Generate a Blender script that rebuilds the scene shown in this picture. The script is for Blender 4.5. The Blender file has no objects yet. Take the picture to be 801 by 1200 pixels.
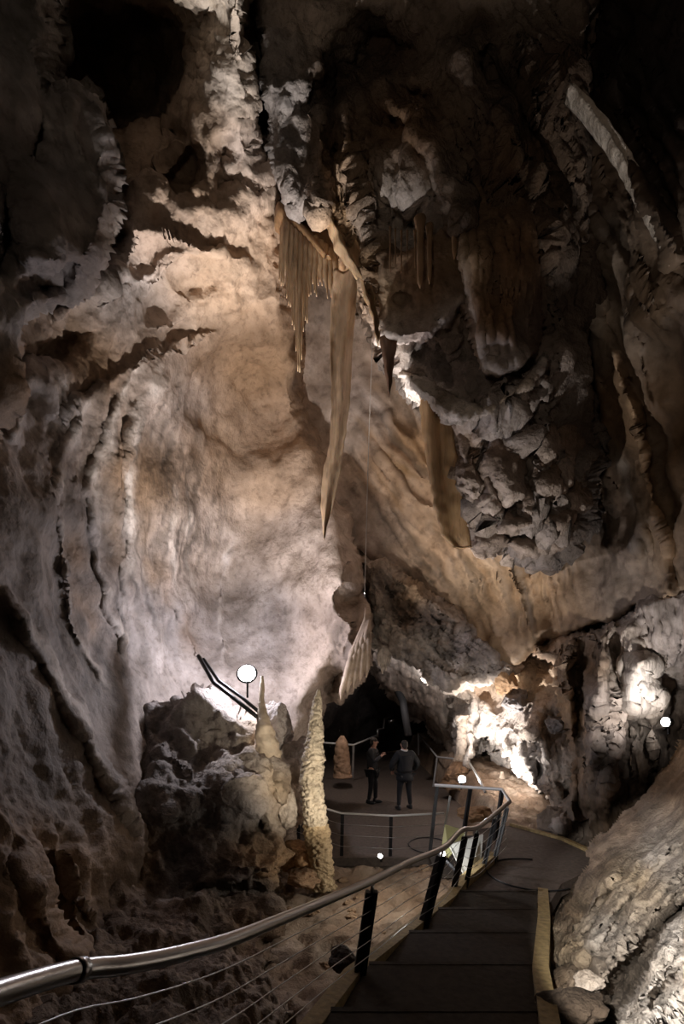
import bpy, bmesh, math, random
import numpy as np
from mathutils import Vector, Matrix
random.seed(7)
S = bpy.context.scene
COL = S.collection
F = 600.0; CX = 400.5; HY = 800.0; EYE = 3.25

def P(px, py, D):
    """a photograph direction at distance D in front of the camera -> world point"""
    return ((px - CX) / F * D, D, EYE + (HY - py) / F * D)

# ------------------------------------------------------------ camera, world, exposure
cam_d = bpy.data.cameras.new('camera'); cam = bpy.data.objects.new('camera', cam_d); COL.objects.link(cam)
cam.location = (0, 0, EYE); cam.rotation_euler = (math.pi / 2, 0, 0)
cam_d.sensor_fit = 'HORIZONTAL'; cam_d.sensor_width = 36; cam_d.lens = 36 * F / 801
cam_d.shift_y = 200 / 801; cam_d.clip_start = 0.05; cam_d.clip_end = 200
S.camera = cam
w = bpy.data.worlds.new('world'); S.world = w; w.use_nodes = True
w.node_tree.nodes['Background'].inputs[0].default_value = (0.9, 0.65, 0.45, 1)
w.node_tree.nodes['Background'].inputs[1].default_value = 0.0
S.view_settings.view_transform = 'Standard'; S.view_settings.look = 'None'
S.view_settings.exposure = 0.0; S.view_settings.gamma = 1; S.view_settings.use_curve_mapping = False
try:
    S.cycles.use_denoising = True
    S.cycles.max_bounces = 6; S.cycles.diffuse_bounces = 4
    S.cycles.sample_clamp_indirect = 4
except Exception: pass

def light(name, kind, loc, power, color=(1, 1, 1), target=None, spot=None, blend=0.5, radius=0.08):
    d = bpy.data.lights.new(name, kind); d.energy = power; d.color = color
    d.shadow_soft_size = radius
    if kind == 'SPOT': d.spot_size = math.radians(spot); d.spot_blend = blend
    o = bpy.data.objects.new(name, d); COL.objects.link(o); o.location = loc
    if target is not None:
        o.rotation_euler = (Vector(target) - Vector(loc)).to_track_quat('-Z', 'Y').to_euler()
    return o
COOL = (0.96, 0.94, 1.0); NEUT = (1.0, 0.93, 0.84); WARM = (1.0, 0.80, 0.60)
LIGHTS = [
 # name, kind, loc, power, color, target, spot, blend, radius
 ('alcove_light', 'POINT', P(283, 778, 9.3), 200, (0.90, 0.89, 1.0), None, None, .5, .06),
 ('alcove_flood', 'SPOT', P(305, 795, 7.7), 1050, (1.0, 0.94, 0.91), P(280, 430, 10.5), 96, .9, .05),
 ('roof_fill', 'SPOT', P(330, 760, 8.2), 2000, (1.0, 0.95, 0.92), P(262, 160, 7.8), 36, .6, .04),  # added spot with no lamp of its own, brightens the roof
 ('stalagmite_light', 'SPOT', P(440, 1010, 5.6), 260, (1.0, .90, .74), P(365, 890, 8.1), 60, .8, .05),
 ('ground_light', 'POINT', P(447, 1000, 7.2), 24, (1.0, .93, .82), None, None, .5, .05),
 ('grotto_light', 'SPOT', P(552, 925, 11.7), 1150, (1.0, .95, .92), P(600, 860, 12.5), 115, .8, .05),
 ('tunnel_mouth_light', 'SPOT', P(492, 805, 13.2), 90, (1.0, .95, .95), P(490, 770, 14.6), 120, .9, .05),
 ('column_light', 'SPOT', P(770, 848, 6.8), 170, (1.0, .95, .92), P(730, 790, 8.4), 100, .7, .04),
 ('streak_light', 'SPOT', P(772, 835, 6.0), 420, (1.0, .95, .90), P(735, 215, 6.3), 22, .5, .03),  # narrow spot added to pick out the pale fin
 ('slope_light', 'SPOT', (.15, 1.0, 3.0), 900, (1.0, .95, .88), P(776, 1088, 4.0), 29, .25, .02),  # unseen spot over the stairs, placed to light the slope
 ('curtain_light', 'SPOT', P(480, 720, 9.8), 330, (1.0, .88, .76), P(570, 590, 10.8), 110, .9, .06),
 ('hanging_rock_light', 'SPOT', P(425, 600, 10.9), 700, (1.0, .93, .90), P(470, 330, 8.6), 80, .6, .05),
 ('underside_fill', 'SPOT', P(500, 930, 7.2), 520, (1.0, .92, .86), P(610, 580, 8.0), 36, .9, .05),  # added spot without a lamp, lifts the hanging rock's underside
 ('platform_light', 'SPOT', P(395, 700, 14), 300, (1.0, .86, .80), P(440, 900, 15), 110, .9, .2),
 ('camera_fill', 'SPOT', (-1.2, -1.2, 4.6), 170, (1.0, .80, .62), P(560, 300, 9), 94, 1.0, .4),  # unseen warm fill added behind the camera
 ('panel_light', 'SPOT', P(515, 1012, 7.0), 45, (1, 1, 1), P(540, 1005, 7.6), 120, .8, .03),
]
for L in LIGHTS:
    if L[3] > 0: light(*L)

# ------------------------------------------------------------ helpers
def tag(o, label=None, cat=None, group=None, kind=None):
    if cat and not kind: kind = 'thing'
    if label: o['label'] = label
    if cat: o['category'] = cat
    if group: o['group'] = group
    if kind: o['kind'] = kind
    return o
def empty(name, loc=(0, 0, 0), rz=0):
    o = bpy.data.objects.new(name, None); COL.objects.link(o); o.location = loc; o.rotation_euler = (0, 0, rz)
    o.empty_display_size = .2
    return o
def link_mesh(name, me, mat, parent=None):
    o = bpy.data.objects.new(name, me); COL.objects.link(o)
    if mat: me.materials.append(mat)
    if parent: o.parent = parent
    return o
def child(name, bm, mat, parent=None, smooth=True):
    """bm is in world coordinates when the parent sits at the origin, else local to the parent"""
    me = bpy.data.meshes.new(name); bm.to_mesh(me); bm.free()
    if smooth:
        for p in me.polygons: p.use_smooth = True
    return link_mesh(name, me, mat, parent)

# --- numpy noise
def _hash(ix, iy, iz, seed):
    h = (ix * 374761393 + iy * 668265263 + iz * 2147483647 % 1274126177 + seed * 974634777) & 0xFFFFFFFF
    h = ((h ^ (h >> 13)) * 1274126177) & 0xFFFFFFFF
    h = ((h ^ (h >> 16)) * 2246822519) & 0xFFFFFFFF
    return (h ^ (h >> 15)) & 0xFFFFFFFF
_G = np.array([[1,1,0],[-1,1,0],[1,-1,0],[-1,-1,0],[1,0,1],[-1,0,1],[1,0,-1],[-1,0,-1],[0,1,1],[0,-1,1],[0,1,-1],[0,-1,-1],[1,1,0],[-1,1,0],[0,-1,1],[0,-1,-1]], dtype=np.float64)
def perlin(p, seed=0):
    i = np.floor(p).astype(np.int64); f = p - i
    u = f * f * f * (f * (f * 6 - 15) + 10)
    r = np.zeros(len(p))
    for dx in (0, 1):
        wx = u[:, 0] if dx else 1 - u[:, 0]
        for dy in (0, 1):
            wy = u[:, 1] if dy else 1 - u[:, 1]
            for dz in (0, 1):
                wz = u[:, 2] if dz else 1 - u[:, 2]
                g = _G[_hash(i[:, 0] + dx, i[:, 1] + dy, i[:, 2] * 3 + dz * 3, seed) & 15]
                r += wx * wy * wz * (g[:, 0] * (f[:, 0] - dx) + g[:, 1] * (f[:, 1] - dy) + g[:, 2] * (f[:, 2] - dz))
    return r
def fbm(p, octv=4, seed=0, gain=.5, lac=2.03):
    a, s, r = 1, 1, 0
    for k in range(octv):
        r = r + a * perlin(p * s + k * 17.3, seed + k); a *= gain; s *= lac
    return r
def ridged(p, octv=4, seed=0, gain=.5):
    a, s, r = 1, 1, 0
    for k in range(octv):
        r = r + a * (1 - 2 * np.abs(perlin(p * s + k * 9.1, seed + k))); a *= gain; s *= 2.1
    return r
def billow(p, octv=3, seed=0, gain=.5):
    a, s, r = 1, 1, 0
    for k in range(octv):
        r = r + a * np.sqrt(np.abs(perlin(p * s + k * 5.7, seed + k)) + .002); a *= gain; s *= 2.1
    return r
def tps(ctrl):
    c = np.array(ctrl, dtype=float); X = c[:, :2] / 300; y = c[:, 2]; n = len(c)
    def U(r2): return np.where(r2 > 1e-12, r2 * np.log(r2 + 1e-12) * .5, 0)
    d2 = ((X[:, None] - X[None]) ** 2).sum(-1)
    A = np.zeros((n + 3, n + 3)); A[:n, :n] = U(d2) + np.eye(n) * .004
    A[:n, n] = 1; A[:n, n + 1:] = X; A[n, :n] = 1; A[n + 1:, :n] = X.T
    s = np.linalg.solve(A, np.concatenate([y, [0, 0, 0]]))
    lo, hi = y.min() - .8, y.max() + .8
    def f(q):
        q = q / 300; r = s[n] + q @ s[n + 1:]
        for k in range(n): r = r + s[k] * U(((q - X[k]) ** 2).sum(-1))
        return np.clip(r, lo, hi)
    return f
def idw(ctrl, q, pw=3.0):
    c = np.array([k[:2] for k in ctrl], float); v = np.array([k[2] if np.iterable(k[2]) else (k[2],) for k in ctrl], float)
    num = np.zeros((len(q), v.shape[1])); den = np.zeros(len(q))
    for k in range(len(c)):
        wt = 1 / (((q - c[k]) ** 2).sum(-1) + 200) ** (pw / 2)
        num += wt[:, None] * v[k]; den += wt
    return num / den[:, None]
def segdist(q, pts, closed=False):
    """distance to a polyline, and the side of it (+1 right of travel)"""
    pts = np.array(pts, float); n = len(pts)
    best = np.full(len(q), 1e9); side = np.ones(len(q)); tpos = np.zeros(len(q))
    for k in range(n if closed else n - 1):
        a, b = pts[k], pts[(k + 1) % n]; ab = b - a; L2 = (ab ** 2).sum() + 1e-9
        t = np.clip(((q - a) @ ab) / L2, 0, 1); d = np.sqrt(((q - a - t[:, None] * ab) ** 2).sum(-1))
        cr = np.sign(ab[0] * (q[:, 1] - a[1]) - ab[1] * (q[:, 0] - a[0]))
        m = d < best; best = np.where(m, d, best); side = np.where(m, cr, side); tpos = np.where(m, (k + t) / (n - 1 if not closed else n), tpos)
    return best, side, tpos
def inside(q, poly):
    poly = np.array(poly, float); c = np.zeros(len(q), bool); n = len(poly)
    for k in range(n):
        x1, y1 = poly[k]; x2, y2 = poly[(k + 1) % n]
        if y1 == y2: continue
        m = ((y1 > q[:, 1]) != (y2 > q[:, 1])) & (q[:, 0] < (x2 - x1) * (q[:, 1] - y1) / (y2 - y1) + x1)
        c ^= m
    return c

# ------------------------------------------------------------ materials
def nt(name):
    m = bpy.data.materials.new(name); m.use_nodes = True; t = m.node_tree
    return m, t, t.nodes, t.links, t.nodes['Principled BSDF']
def rock_mat(name, bump=.5, rough=.75, fine=9.0, streak=None):
    m, t, N, K, B = nt(name)
    at = N.new('ShaderNodeAttribute'); at.attribute_name = 'rock_colour'
    tc = N.new('ShaderNodeTexCoord')
    mp = N.new('ShaderNodeMapping'); K.new(tc.outputs['Object'], mp.inputs[0])
    if streak: mp.inputs['Scale'].default_value = streak
    n1 = N.new('ShaderNodeTexNoise'); n1.inputs['Scale'].default_value = 1.7; n1.inputs['Detail'].default_value = 8; n1.inputs['Roughness'].default_value = .62
    n2 = N.new('ShaderNodeTexNoise'); n2.inputs['Scale'].default_value = fine; n2.inputs['Detail'].default_value = 9; n2.inputs['Roughness'].default_value = .65
    K.new(mp.outputs[0], n1.inputs[0]); K.new(mp.outputs[0], n2.inputs[0])
    r1 = N.new('ShaderNodeValToRGB'); r1.color_ramp.elements[0].position = .34; r1.color_ramp.elements[0].color = (.55, .49, .42, 1)
    r1.color_ramp.elements[1].position = .62; r1.color_ramp.elements[1].color = (1.12, 1.08, 1.05, 1)
    K.new(n1.outputs[0], r1.inputs[0])
    mx = N.new('ShaderNodeMixRGB'); mx.blend_type = 'MULTIPLY'; mx.inputs[0].default_value = .75
    K.new(at.outputs['Color'], mx.inputs[1]); K.new(r1.outputs[0], mx.inputs[2])
    r2 = N.new('ShaderNodeValToRGB'); r2.color_ramp.elements[0].position = .32; r2.color_ramp.elements[0].color = (.45, .42, .40, 1)
    r2.color_ramp.elements[1].position = .5; r2.color_ramp.elements[1].color = (1, 1, 1, 1)
    K.new(n2.outputs[0], r2.inputs[0])
    mx2 = N.new('ShaderNodeMixRGB'); mx2.blend_type = 'MULTIPLY'; mx2.inputs[0].default_value = .7
    K.new(mx.outputs[0], mx2.inputs[1]); K.new(r2.outputs[0], mx2.inputs[2])
    K.new(mx2.outputs[0], B.inputs['Base Color'])
    B.inputs['Roughness'].default_value = rough
    bp = N.new('ShaderNodeBump'); bp.inputs['Strength'].default_value = bump; bp.inputs['Distance'].default_value = .11
    n3 = N.new('ShaderNodeTexNoise'); n3.inputs['Scale'].default_value = fine * .8; n3.inputs['Detail'].default_value = 7; n3.inputs['Roughness'].default_value = .6
    K.new(mp.outputs[0], n3.inputs[0]); K.new(n3.outputs[0], bp.inputs['Height']); K.new(bp.outputs[0], B.inputs['Normal'])
    return m
def plain(name, col, rough=.6, metal=0.0, bump=0, bscale=30, var=0.0):
    m, t, N, K, B = nt(name)
    B.inputs['Base Color'].default_value = (*col, 1); B.inputs['Roughness'].default_value = rough; B.inputs['Metallic'].default_value = metal
    if bump or var:
        tc = N.new('ShaderNodeTexCoord'); n = N.new('ShaderNodeTexNoise'); n.inputs['Scale'].default_value = bscale; n.inputs['Detail'].default_value = 6
        K.new(tc.outputs['Object'], n.inputs[0])
        if bump:
            b = N.new('ShaderNodeBump'); b.inputs['Strength'].default_value = bump; b.inputs['Distance'].default_value = .02
            K.new(n.outputs[0], b.inputs['Height']); K.new(b.outputs[0], B.inputs['Normal'])
        if var:
            r = N.new('ShaderNodeValToRGB'); r.color_ramp.elements[0].position = .3; r.color_ramp.elements[1].position = .7
            r.color_ramp.elements[0].color = (*[c * (1 - var) for c in col], 1); r.color_ramp.elements[1].color = (*[min(1, c * (1 + var)) for c in col], 1)
            K.new(n.outputs[0], r.inputs[0]); K.new(r.outputs[0], B.inputs['Base Color'])
    return m
def glow(name, col, st):
    m, t, N, K, B = nt(name)
    B.inputs['Base Color'].default_value = (*col, 1); B.inputs['Emission Color'].default_value = (*col, 1); B.inputs['Emission Strength'].default_value = st
    return m
ROCK = rock_mat('weathered_limestone', .55, .78, 7)
ROCKF = rock_mat('fluted_flowstone', .45, .7, 6, (2.2, 2.2, .5))
ROCKS = rock_mat('smooth_flowstone', .3, .62, 5)
ROCKR = rock_mat('rough_limestone', .9, .85, 9)
GALV = plain('galvanised_tube', (.62, .62, .62), .4, .35)
STEEL = plain('brushed_steel', (.55, .55, .56), .28, 1.0, .05, 60)
BLACKM = plain('black_painted_steel', (.02, .02, .022), .45, .3)
CONC = plain('damp_concrete', (.10, .077, .063), .8, 0, .35, 14, .3)
KERB = plain('worn_timber_edging', (.30, .22, .10), .7, 0, .4, 20, .35)
TREAD = plain('dark_tread_concrete', (.045, .035, .026), .85, 0, .35, 18, .3)

TAN = (.46, .335, .235); OCH = (.42, .28, .165); PINK = (.50, .42, .37); GREY = (.42, .38, .36); DGREY = (.22, .20, .195)
BRN = (.24, .155, .09); DBRN = (.13, .085, .05); PALE = (.66, .58, .50); WHT = (.78, .73, .68)

# ------------------------------------------------------------ rock sheets
RK = .55
def lin(v, a, b): return np.clip((v - a) / (b - a), 0, 1)
def sheet(name, poly, ctrl, colours, mat, step=3.0, ridges=(), lips=(), flutes=(), pits=(), curl=(26, 2.5), rough=((.30, 1.9), (.10, 5.5), (.035, 14)),
          roughmap=None, bil=None, veins=(), jag=6, seed=1, parent=None, extra=None, curlmask=None):
    poly = np.array(poly, float)
    x0, y0 = poly.min(0) - 12; x1, y1 = poly.max(0) + 12
    xs = np.arange(x0, x1, step); ys = np.arange(y0, y1, step)
    GX, GY = np.meshgrid(xs, ys); q = np.stack([GX.ravel(), GY.ravel()], 1)
    nx, ny = len(xs), len(ys)
    q3 = np.column_stack([q / 40, np.full(len(q), seed * 3.7)])
    wob = np.column_stack([fbm(q3, 4, seed + 50, .6), fbm(q3 + 31.7, 4, seed + 60, .6)])
    qj = q + wob * jag * 1.1
    d, _, _ = segdist(qj, poly, True); ins = inside(qj, poly); sd = np.where(ins, d, -d)
    D = tps(ctrl)(q) if len(ctrl) > 3 else np.full(len(q), ctrl[0][2], float)
    qw = q + wob * 5
    for r in ridges:                                  # (points, width_px, height_m)  raised (+) or sunk (-) line
        dd, _, tp = segdist(qw, r[0]); fade = np.clip(np.minimum(tp, 1 - tp) * 8, 0, 1) ** .7
        D -= r[2] * np.exp(-(dd / r[1]) ** 2) * fade
    for l in lips:                                    # (points, width_px, height_m) step: nearer right of travel, dies away over the width
        dd, sdv, tp = segdist(qw, l[0]); fade = np.clip(np.minimum(tp, 1 - tp) * 8, 0, 1) ** .7
        D += l[2] * np.where(sdv > 0, -1, .0) * np.exp(-dd / l[1]) * np.clip(dd / 3, 0, 1) * fade
    for (cx, cy, rx, ry, amp, ang) in pits:           # hollow (+ deeper) or boss (-)
        ca, sa = math.cos(math.radians(ang)), math.sin(math.radians(ang)); u = (qw[:, 0] - cx) * ca + (qw[:, 1] - cy) * sa; v = -(qw[:, 0] - cx) * sa + (qw[:, 1] - cy) * ca
        rr = (u / rx) ** 2 + (v / ry) ** 2
        D += amp * (1 / (1 + rr ** 2.5) if amp > 0 else np.exp(-rr))
    stain_and_shade = np.ones(len(q))  # mineral stain and painted shade darken the groove floors
    for (cx, cy, rx, ry, ang, wl, amp, st) in flutes:  # grooves that run along direction ang, wl px apart
        ca, sa = math.cos(math.radians(ang)), math.sin(math.radians(ang)); u = qw[:, 0] * ca + qw[:, 1] * sa; v = -qw[:, 0] * sa + qw[:, 1] * ca
        m = np.exp(-(((q[:, 0] - cx) / rx) ** 2 + ((q[:, 1] - cy) / ry) ** 2) ** 1.5)
        nn = ridged(np.column_stack([u / (wl * st), v / wl, np.full(len(q), seed)]), 3, seed + 7, .5)
        D -= amp * nn * m
        stain_and_shade = stain_and_shade * (1 - .62 * m * lin(1.35 - nn, 0, 1.0))
    cw, cd = curl; s = np.clip(sd / cw, 0, 1); cm = 1.0
    if curlmask is not None: cm = np.clip(idw(curlmask, q)[:, 0], 0, 1)
    D += cd * (1 - np.sqrt(np.clip(1 - (1 - s) ** 2.6, 0, 1))) * cm + np.where(sd < 0, -sd * .06, 0) * cm
    D = np.maximum(D, 1.2)
    pos = np.column_stack([(q[:, 0] - CX) / F * D, D, EYE + (HY - q[:, 1]) / F * D])
    g = pos.reshape(ny, nx, 3)
    du = np.gradient(g, axis=1); dv = np.gradient(g, axis=0); nrm = np.cross(dv, du).reshape(-1, 3)
    nrm /= np.linalg.norm(nrm, axis=1)[:, None] + 1e-9
    flip = (nrm * (pos - np.array([0, 0, EYE]))).sum(1) > 0; nrm[flip] *= -1
    rm = 1.0 if roughmap is None else idw(roughmap, q)[:, 0]
    h = 0
    for k, (a, fq) in enumerate(rough):
        if k == 0: h = h + a * fbm(pos * fq * .5, 3, seed)
        else: h = h + a * rm * RK * (fbm(pos * fq * .5 * np.array([1, 1, .6]), 4, seed + 10 * k, .6) + .3 * (ridged(pos * fq * .5 * np.array([1, 1, .45]) + 3.3, 2, seed + 20 * k) - .6))
    if bil:
        for (cx, cy, r, a, fq) in bil:
            m = np.exp(-(((q[:, 0] - cx) ** 2 + (q[:, 1] - cy) ** 2) / r ** 2) ** 2)
            h = h + a * m * (billow(pos * np.array([1, 1, .8]) * fq, 3, seed + 3, .45) - .6)
    pos = pos + nrm * np.asarray(h)[:, None]
    pos[:, 1] = np.maximum(pos[:, 1], .9)
    col = np.clip(idw(colours, qw, 3.4), 0, 1)
    col = col * (1 + .22 * fbm(pos * 1.3, 3, seed + 90))[:, None]
    col = col * stain_and_shade[:, None]
    for (vp, vw, vc, va) in veins:                    # mineral streaks, also painted lit edges and crevice shade
        dd, _, tp = segdist(qw, vp); al = va * np.exp(-(dd / vw) ** 2) * np.clip(np.minimum(tp, 1 - tp) * 6, 0, 1) * np.clip(.75 + 1.2 * perlin(pos * 2.2, seed + 33), 0, 1)
        col = col * (1 - al[:, None]) + np.array(vc) * al[:, None]
    keep = (sd > -9).reshape(ny, nx)
    kf = keep[:-1, :-1] & keep[1:, :-1] & keep[:-1, 1:] & keep[1:, 1:]
    idx = np.arange(nx * ny).reshape(ny, nx)
    fa = np.stack([idx[:-1, :-1][kf], idx[1:, :-1][kf], idx[1:, 1:][kf], idx[:-1, 1:][kf]], 1)
    used = np.unique(fa); remap = np.full(nx * ny, -1); remap[used] = np.arange(len(used))
    fa = remap[fa]; pos = pos[used]; col = col[used]
    me = bpy.data.meshes.new(name)
    me.vertices.add(len(pos)); me.vertices.foreach_set('co', pos.ravel())
    me.loops.add(fa.size); me.loops.foreach_set('vertex_index', fa.ravel().astype(np.int32))
    me.polygons.add(len(fa)); me.polygons.foreach_set('loop_start', np.arange(0, fa.size, 4, dtype=np.int32))
    me.polygons.foreach_set('loop_total', np.full(len(fa), 4, dtype=np.int32))
    me.polygons.foreach_set('use_smooth', np.ones(len(fa), bool))
    me.update(calc_edges=True)
    ca = me.color_attributes.new('rock_colour', 'FLOAT_COLOR', 'POINT')
    ca.data.foreach_set('color', np.column_stack([np.clip(col, 0, 1), np.ones(len(col))]).ravel().astype(np.float32))
    return link_mesh(name, me, mat, parent)
def paint(me, fn):
    co = np.empty(len(me.vertices) * 3); me.vertices.foreach_get('co', co); co = co.reshape(-1, 3)
    c = np.clip(fn(co), 0, 1)
    ca = me.color_attributes.new('rock_colour', 'FLOAT_COLOR', 'POINT')
    ca.data.foreach_set('color', np.column_stack([c, np.ones(len(c))]).ravel().astype(np.float32))

# ---- the large structure
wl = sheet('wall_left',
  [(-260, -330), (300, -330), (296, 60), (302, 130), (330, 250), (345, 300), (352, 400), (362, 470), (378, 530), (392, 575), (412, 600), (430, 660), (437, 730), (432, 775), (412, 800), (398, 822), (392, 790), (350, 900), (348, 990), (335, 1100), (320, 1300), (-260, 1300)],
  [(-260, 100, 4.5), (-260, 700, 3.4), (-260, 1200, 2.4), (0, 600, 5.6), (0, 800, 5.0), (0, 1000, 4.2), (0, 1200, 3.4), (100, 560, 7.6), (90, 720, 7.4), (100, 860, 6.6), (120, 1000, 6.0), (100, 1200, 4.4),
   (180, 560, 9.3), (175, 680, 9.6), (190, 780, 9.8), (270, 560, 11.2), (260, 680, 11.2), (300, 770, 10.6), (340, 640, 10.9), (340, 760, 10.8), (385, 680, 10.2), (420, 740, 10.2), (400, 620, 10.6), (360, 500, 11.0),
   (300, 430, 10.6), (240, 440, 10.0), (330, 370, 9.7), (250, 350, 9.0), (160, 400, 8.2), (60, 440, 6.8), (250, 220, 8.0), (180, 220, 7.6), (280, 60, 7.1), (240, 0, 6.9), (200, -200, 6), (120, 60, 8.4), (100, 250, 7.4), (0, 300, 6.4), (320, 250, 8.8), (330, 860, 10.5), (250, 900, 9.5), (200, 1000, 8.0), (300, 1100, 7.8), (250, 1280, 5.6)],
  [(270, 520, TAN), (300, 430, OCH), (250, 330, TAN), (230, 220, TAN), (200, 480, PINK), (240, 640, PINK), (300, 720, GREY), (350, 640, PINK), (400, 740, (.58, .47, .40)), (190, 730, GREY), (110, 620, (.3, .27, .25)), (160, 560, BRN), (60, 620, (.19, .16, .14)), (30, 760, (.13, .105, .09)), (100, 800, (.2, .17, .15)), (60, 900, (.12, .09, .07)),  # lower left darkened in colour to undo lamp spill
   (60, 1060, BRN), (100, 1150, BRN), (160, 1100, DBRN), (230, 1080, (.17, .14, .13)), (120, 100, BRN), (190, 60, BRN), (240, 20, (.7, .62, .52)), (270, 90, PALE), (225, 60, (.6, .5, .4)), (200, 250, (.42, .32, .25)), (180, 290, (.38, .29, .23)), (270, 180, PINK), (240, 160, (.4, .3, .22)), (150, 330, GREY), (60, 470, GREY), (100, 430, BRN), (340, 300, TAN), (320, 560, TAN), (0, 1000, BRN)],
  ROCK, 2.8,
  ridges=[([(38, 420), (22, 470), (12, 520)], 7, .18), ([(60, 590), (68, 540), (95, 490), (112, 455)], 8, .14), ([(62, 590), (80, 660), (92, 740), (130, 820)], 5, .12), ([(112, 640), (104, 570), (122, 510), (150, 455), (190, 400)], 8, .14), ([(112, 640), (125, 710), (150, 780)], 5, .18),
          ([(150, 650), (148, 590), (152, 520), (165, 470), (195, 420), (260, 385)], 8, .15), ([(150, 640), (142, 700), (145, 760)], 5, .15), ([(0, 690), (40, 755), (80, 830), (120, 900), (155, 985)], 7, .30), ([(190, 690), (205, 640), (190, 590)], 8, .08),
          ([(215, 720), (225, 670), (220, 600), (240, 560)], 9, .10), ([(262, 780), (256, 730), (258, 680), (280, 640)], 5, .16), ([(195, 690), (215, 730), (232, 770), (262, 800)], 4, .15),
          ([(140, 300), (125, 330), (100, 350), (60, 372)], 8, .35), ([(250, 385), (300, 360), (350, 330)], 10, .08), ([(60, 1000), (70, 1060), (90, 1110)], 10, -.3), ([(10, 1010), (60, 1080), (90, 1130)], 16, .25), ([(100, 1040), (130, 1080), (150, 1120)], 14, .2)],
  lips=[([(118, 310), (160, 262), (200, 265), (245, 290), (300, 300)], 45, .2), ([(60, 480), (110, 455), (190, 400), (260, 385)], 30, .18)],
  veins=[([(60, 590), (68, 540), (95, 490), (112, 455)], 4, (.66, .60, .55), .9), ([(62, 590), (80, 660), (92, 740), (130, 820)], 3, (.66, .60, .55), .6), ([(112, 640), (104, 570), (122, 510), (150, 455), (190, 400)], 5, (.66, .60, .55), .9), ([(112, 640), (125, 710), (150, 780)], 3, (.66, .60, .55), .7),  # pale rib lines and browns between paint lit edges and shade
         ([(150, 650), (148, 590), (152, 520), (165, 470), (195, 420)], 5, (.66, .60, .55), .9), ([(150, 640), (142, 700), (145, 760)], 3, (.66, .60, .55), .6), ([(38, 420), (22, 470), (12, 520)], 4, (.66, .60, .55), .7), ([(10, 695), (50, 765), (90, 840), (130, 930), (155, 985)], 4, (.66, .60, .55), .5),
         ([(80, 600), (95, 680), (110, 760)], 11, BRN, .7), ([(130, 520), (125, 600), (135, 690)], 9, BRN, .6), ([(175, 640), (195, 700), (225, 750), (245, 780)], 12, (.32, .22, .15), .6), ([(165, 560), (170, 640), (180, 700)], 9, (.34, .24, .16), .5),
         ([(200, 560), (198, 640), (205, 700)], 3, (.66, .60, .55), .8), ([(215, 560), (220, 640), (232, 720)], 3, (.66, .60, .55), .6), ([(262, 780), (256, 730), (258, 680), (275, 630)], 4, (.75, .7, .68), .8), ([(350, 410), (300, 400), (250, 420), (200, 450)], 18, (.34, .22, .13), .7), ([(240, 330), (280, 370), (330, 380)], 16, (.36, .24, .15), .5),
         ([(345, 420), (360, 500), (378, 550)], 8, (.2, .15, .12), .6), ([(210, 480), (215, 520), (240, 540)], 10, (.3, .2, .13), .5), ([(330, 640), (320, 690), (335, 740)], 3, (.34, .27, .23), .5)],  # first line paints the crevice shade into the colour
  pits=[(120, 90, 70, 88, 2.0, -10), (188, 62, 46, 60, 1.5, 20), (165, 130, 34, 30, .8, 0), (216, 200, 17, 22, .8, 20), (194, 152, 12, 14, .6, 0), (260, 180, 10, 16, .35, 10), (412, 706, 14, 15, 1.2, 0), (130, 300, 12, 40, .5, 25), (60, 410, 40, 14, .5, -25),
        (300, 690, 70, 110, .7, 10), (290, 480, 70, 60, .5, 0), (190, 355, 26, 18, .35, 0), (250, 250, 30, 20, -.15, 0), (210, 300, 35, 14, -.12, -10), (230, 330, 24, 14, .3, 0), (270, 215, 20, 14, .25, 30), (170, 300, 16, 20, .3, 0), (400, 690, 26, 60, -.5, -10)],
  flutes=[(410, 755, 30, 50, 100, 5, .10, 14), (150, 540, 100, 110, 105, 8, .06, 16), (210, 620, 60, 110, 95, 6, .03, 16), (120, 720, 90, 100, 75, 12, .05, 12)],
  curl=(30, 3.0), rough=((.22, 1.3), (.12, 4.2), (.05, 11), (.022, 28)),
  roughmap=[(270, 620, .25), (300, 740, .2), (200, 700, .25), (350, 700, .3), (150, 560, .4), (120, 680, .35), (230, 250, 1.7), (250, 350, 1.3), (180, 120, 1.2), (100, 600, .7), (60, 1000, 1.3), (280, 470, .8), (250, 60, 1.4), (150, 400, 1.3)],
  curlmask=[(0, -300, 0), (200, -300, 0), (-200, 0, 0), (-200, 600, 0), (-200, 1200, 0), (0, 1290, 0), (200, 1290, 0), (400, 700, 1), (360, 450, 1), (350, 900, 1), (310, 150, .5)], seed=3)
tag(wl, 'left cave wall sweeping up around a pale lamp-lit hollow with brown flowstone streaks', kind='structure')

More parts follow.
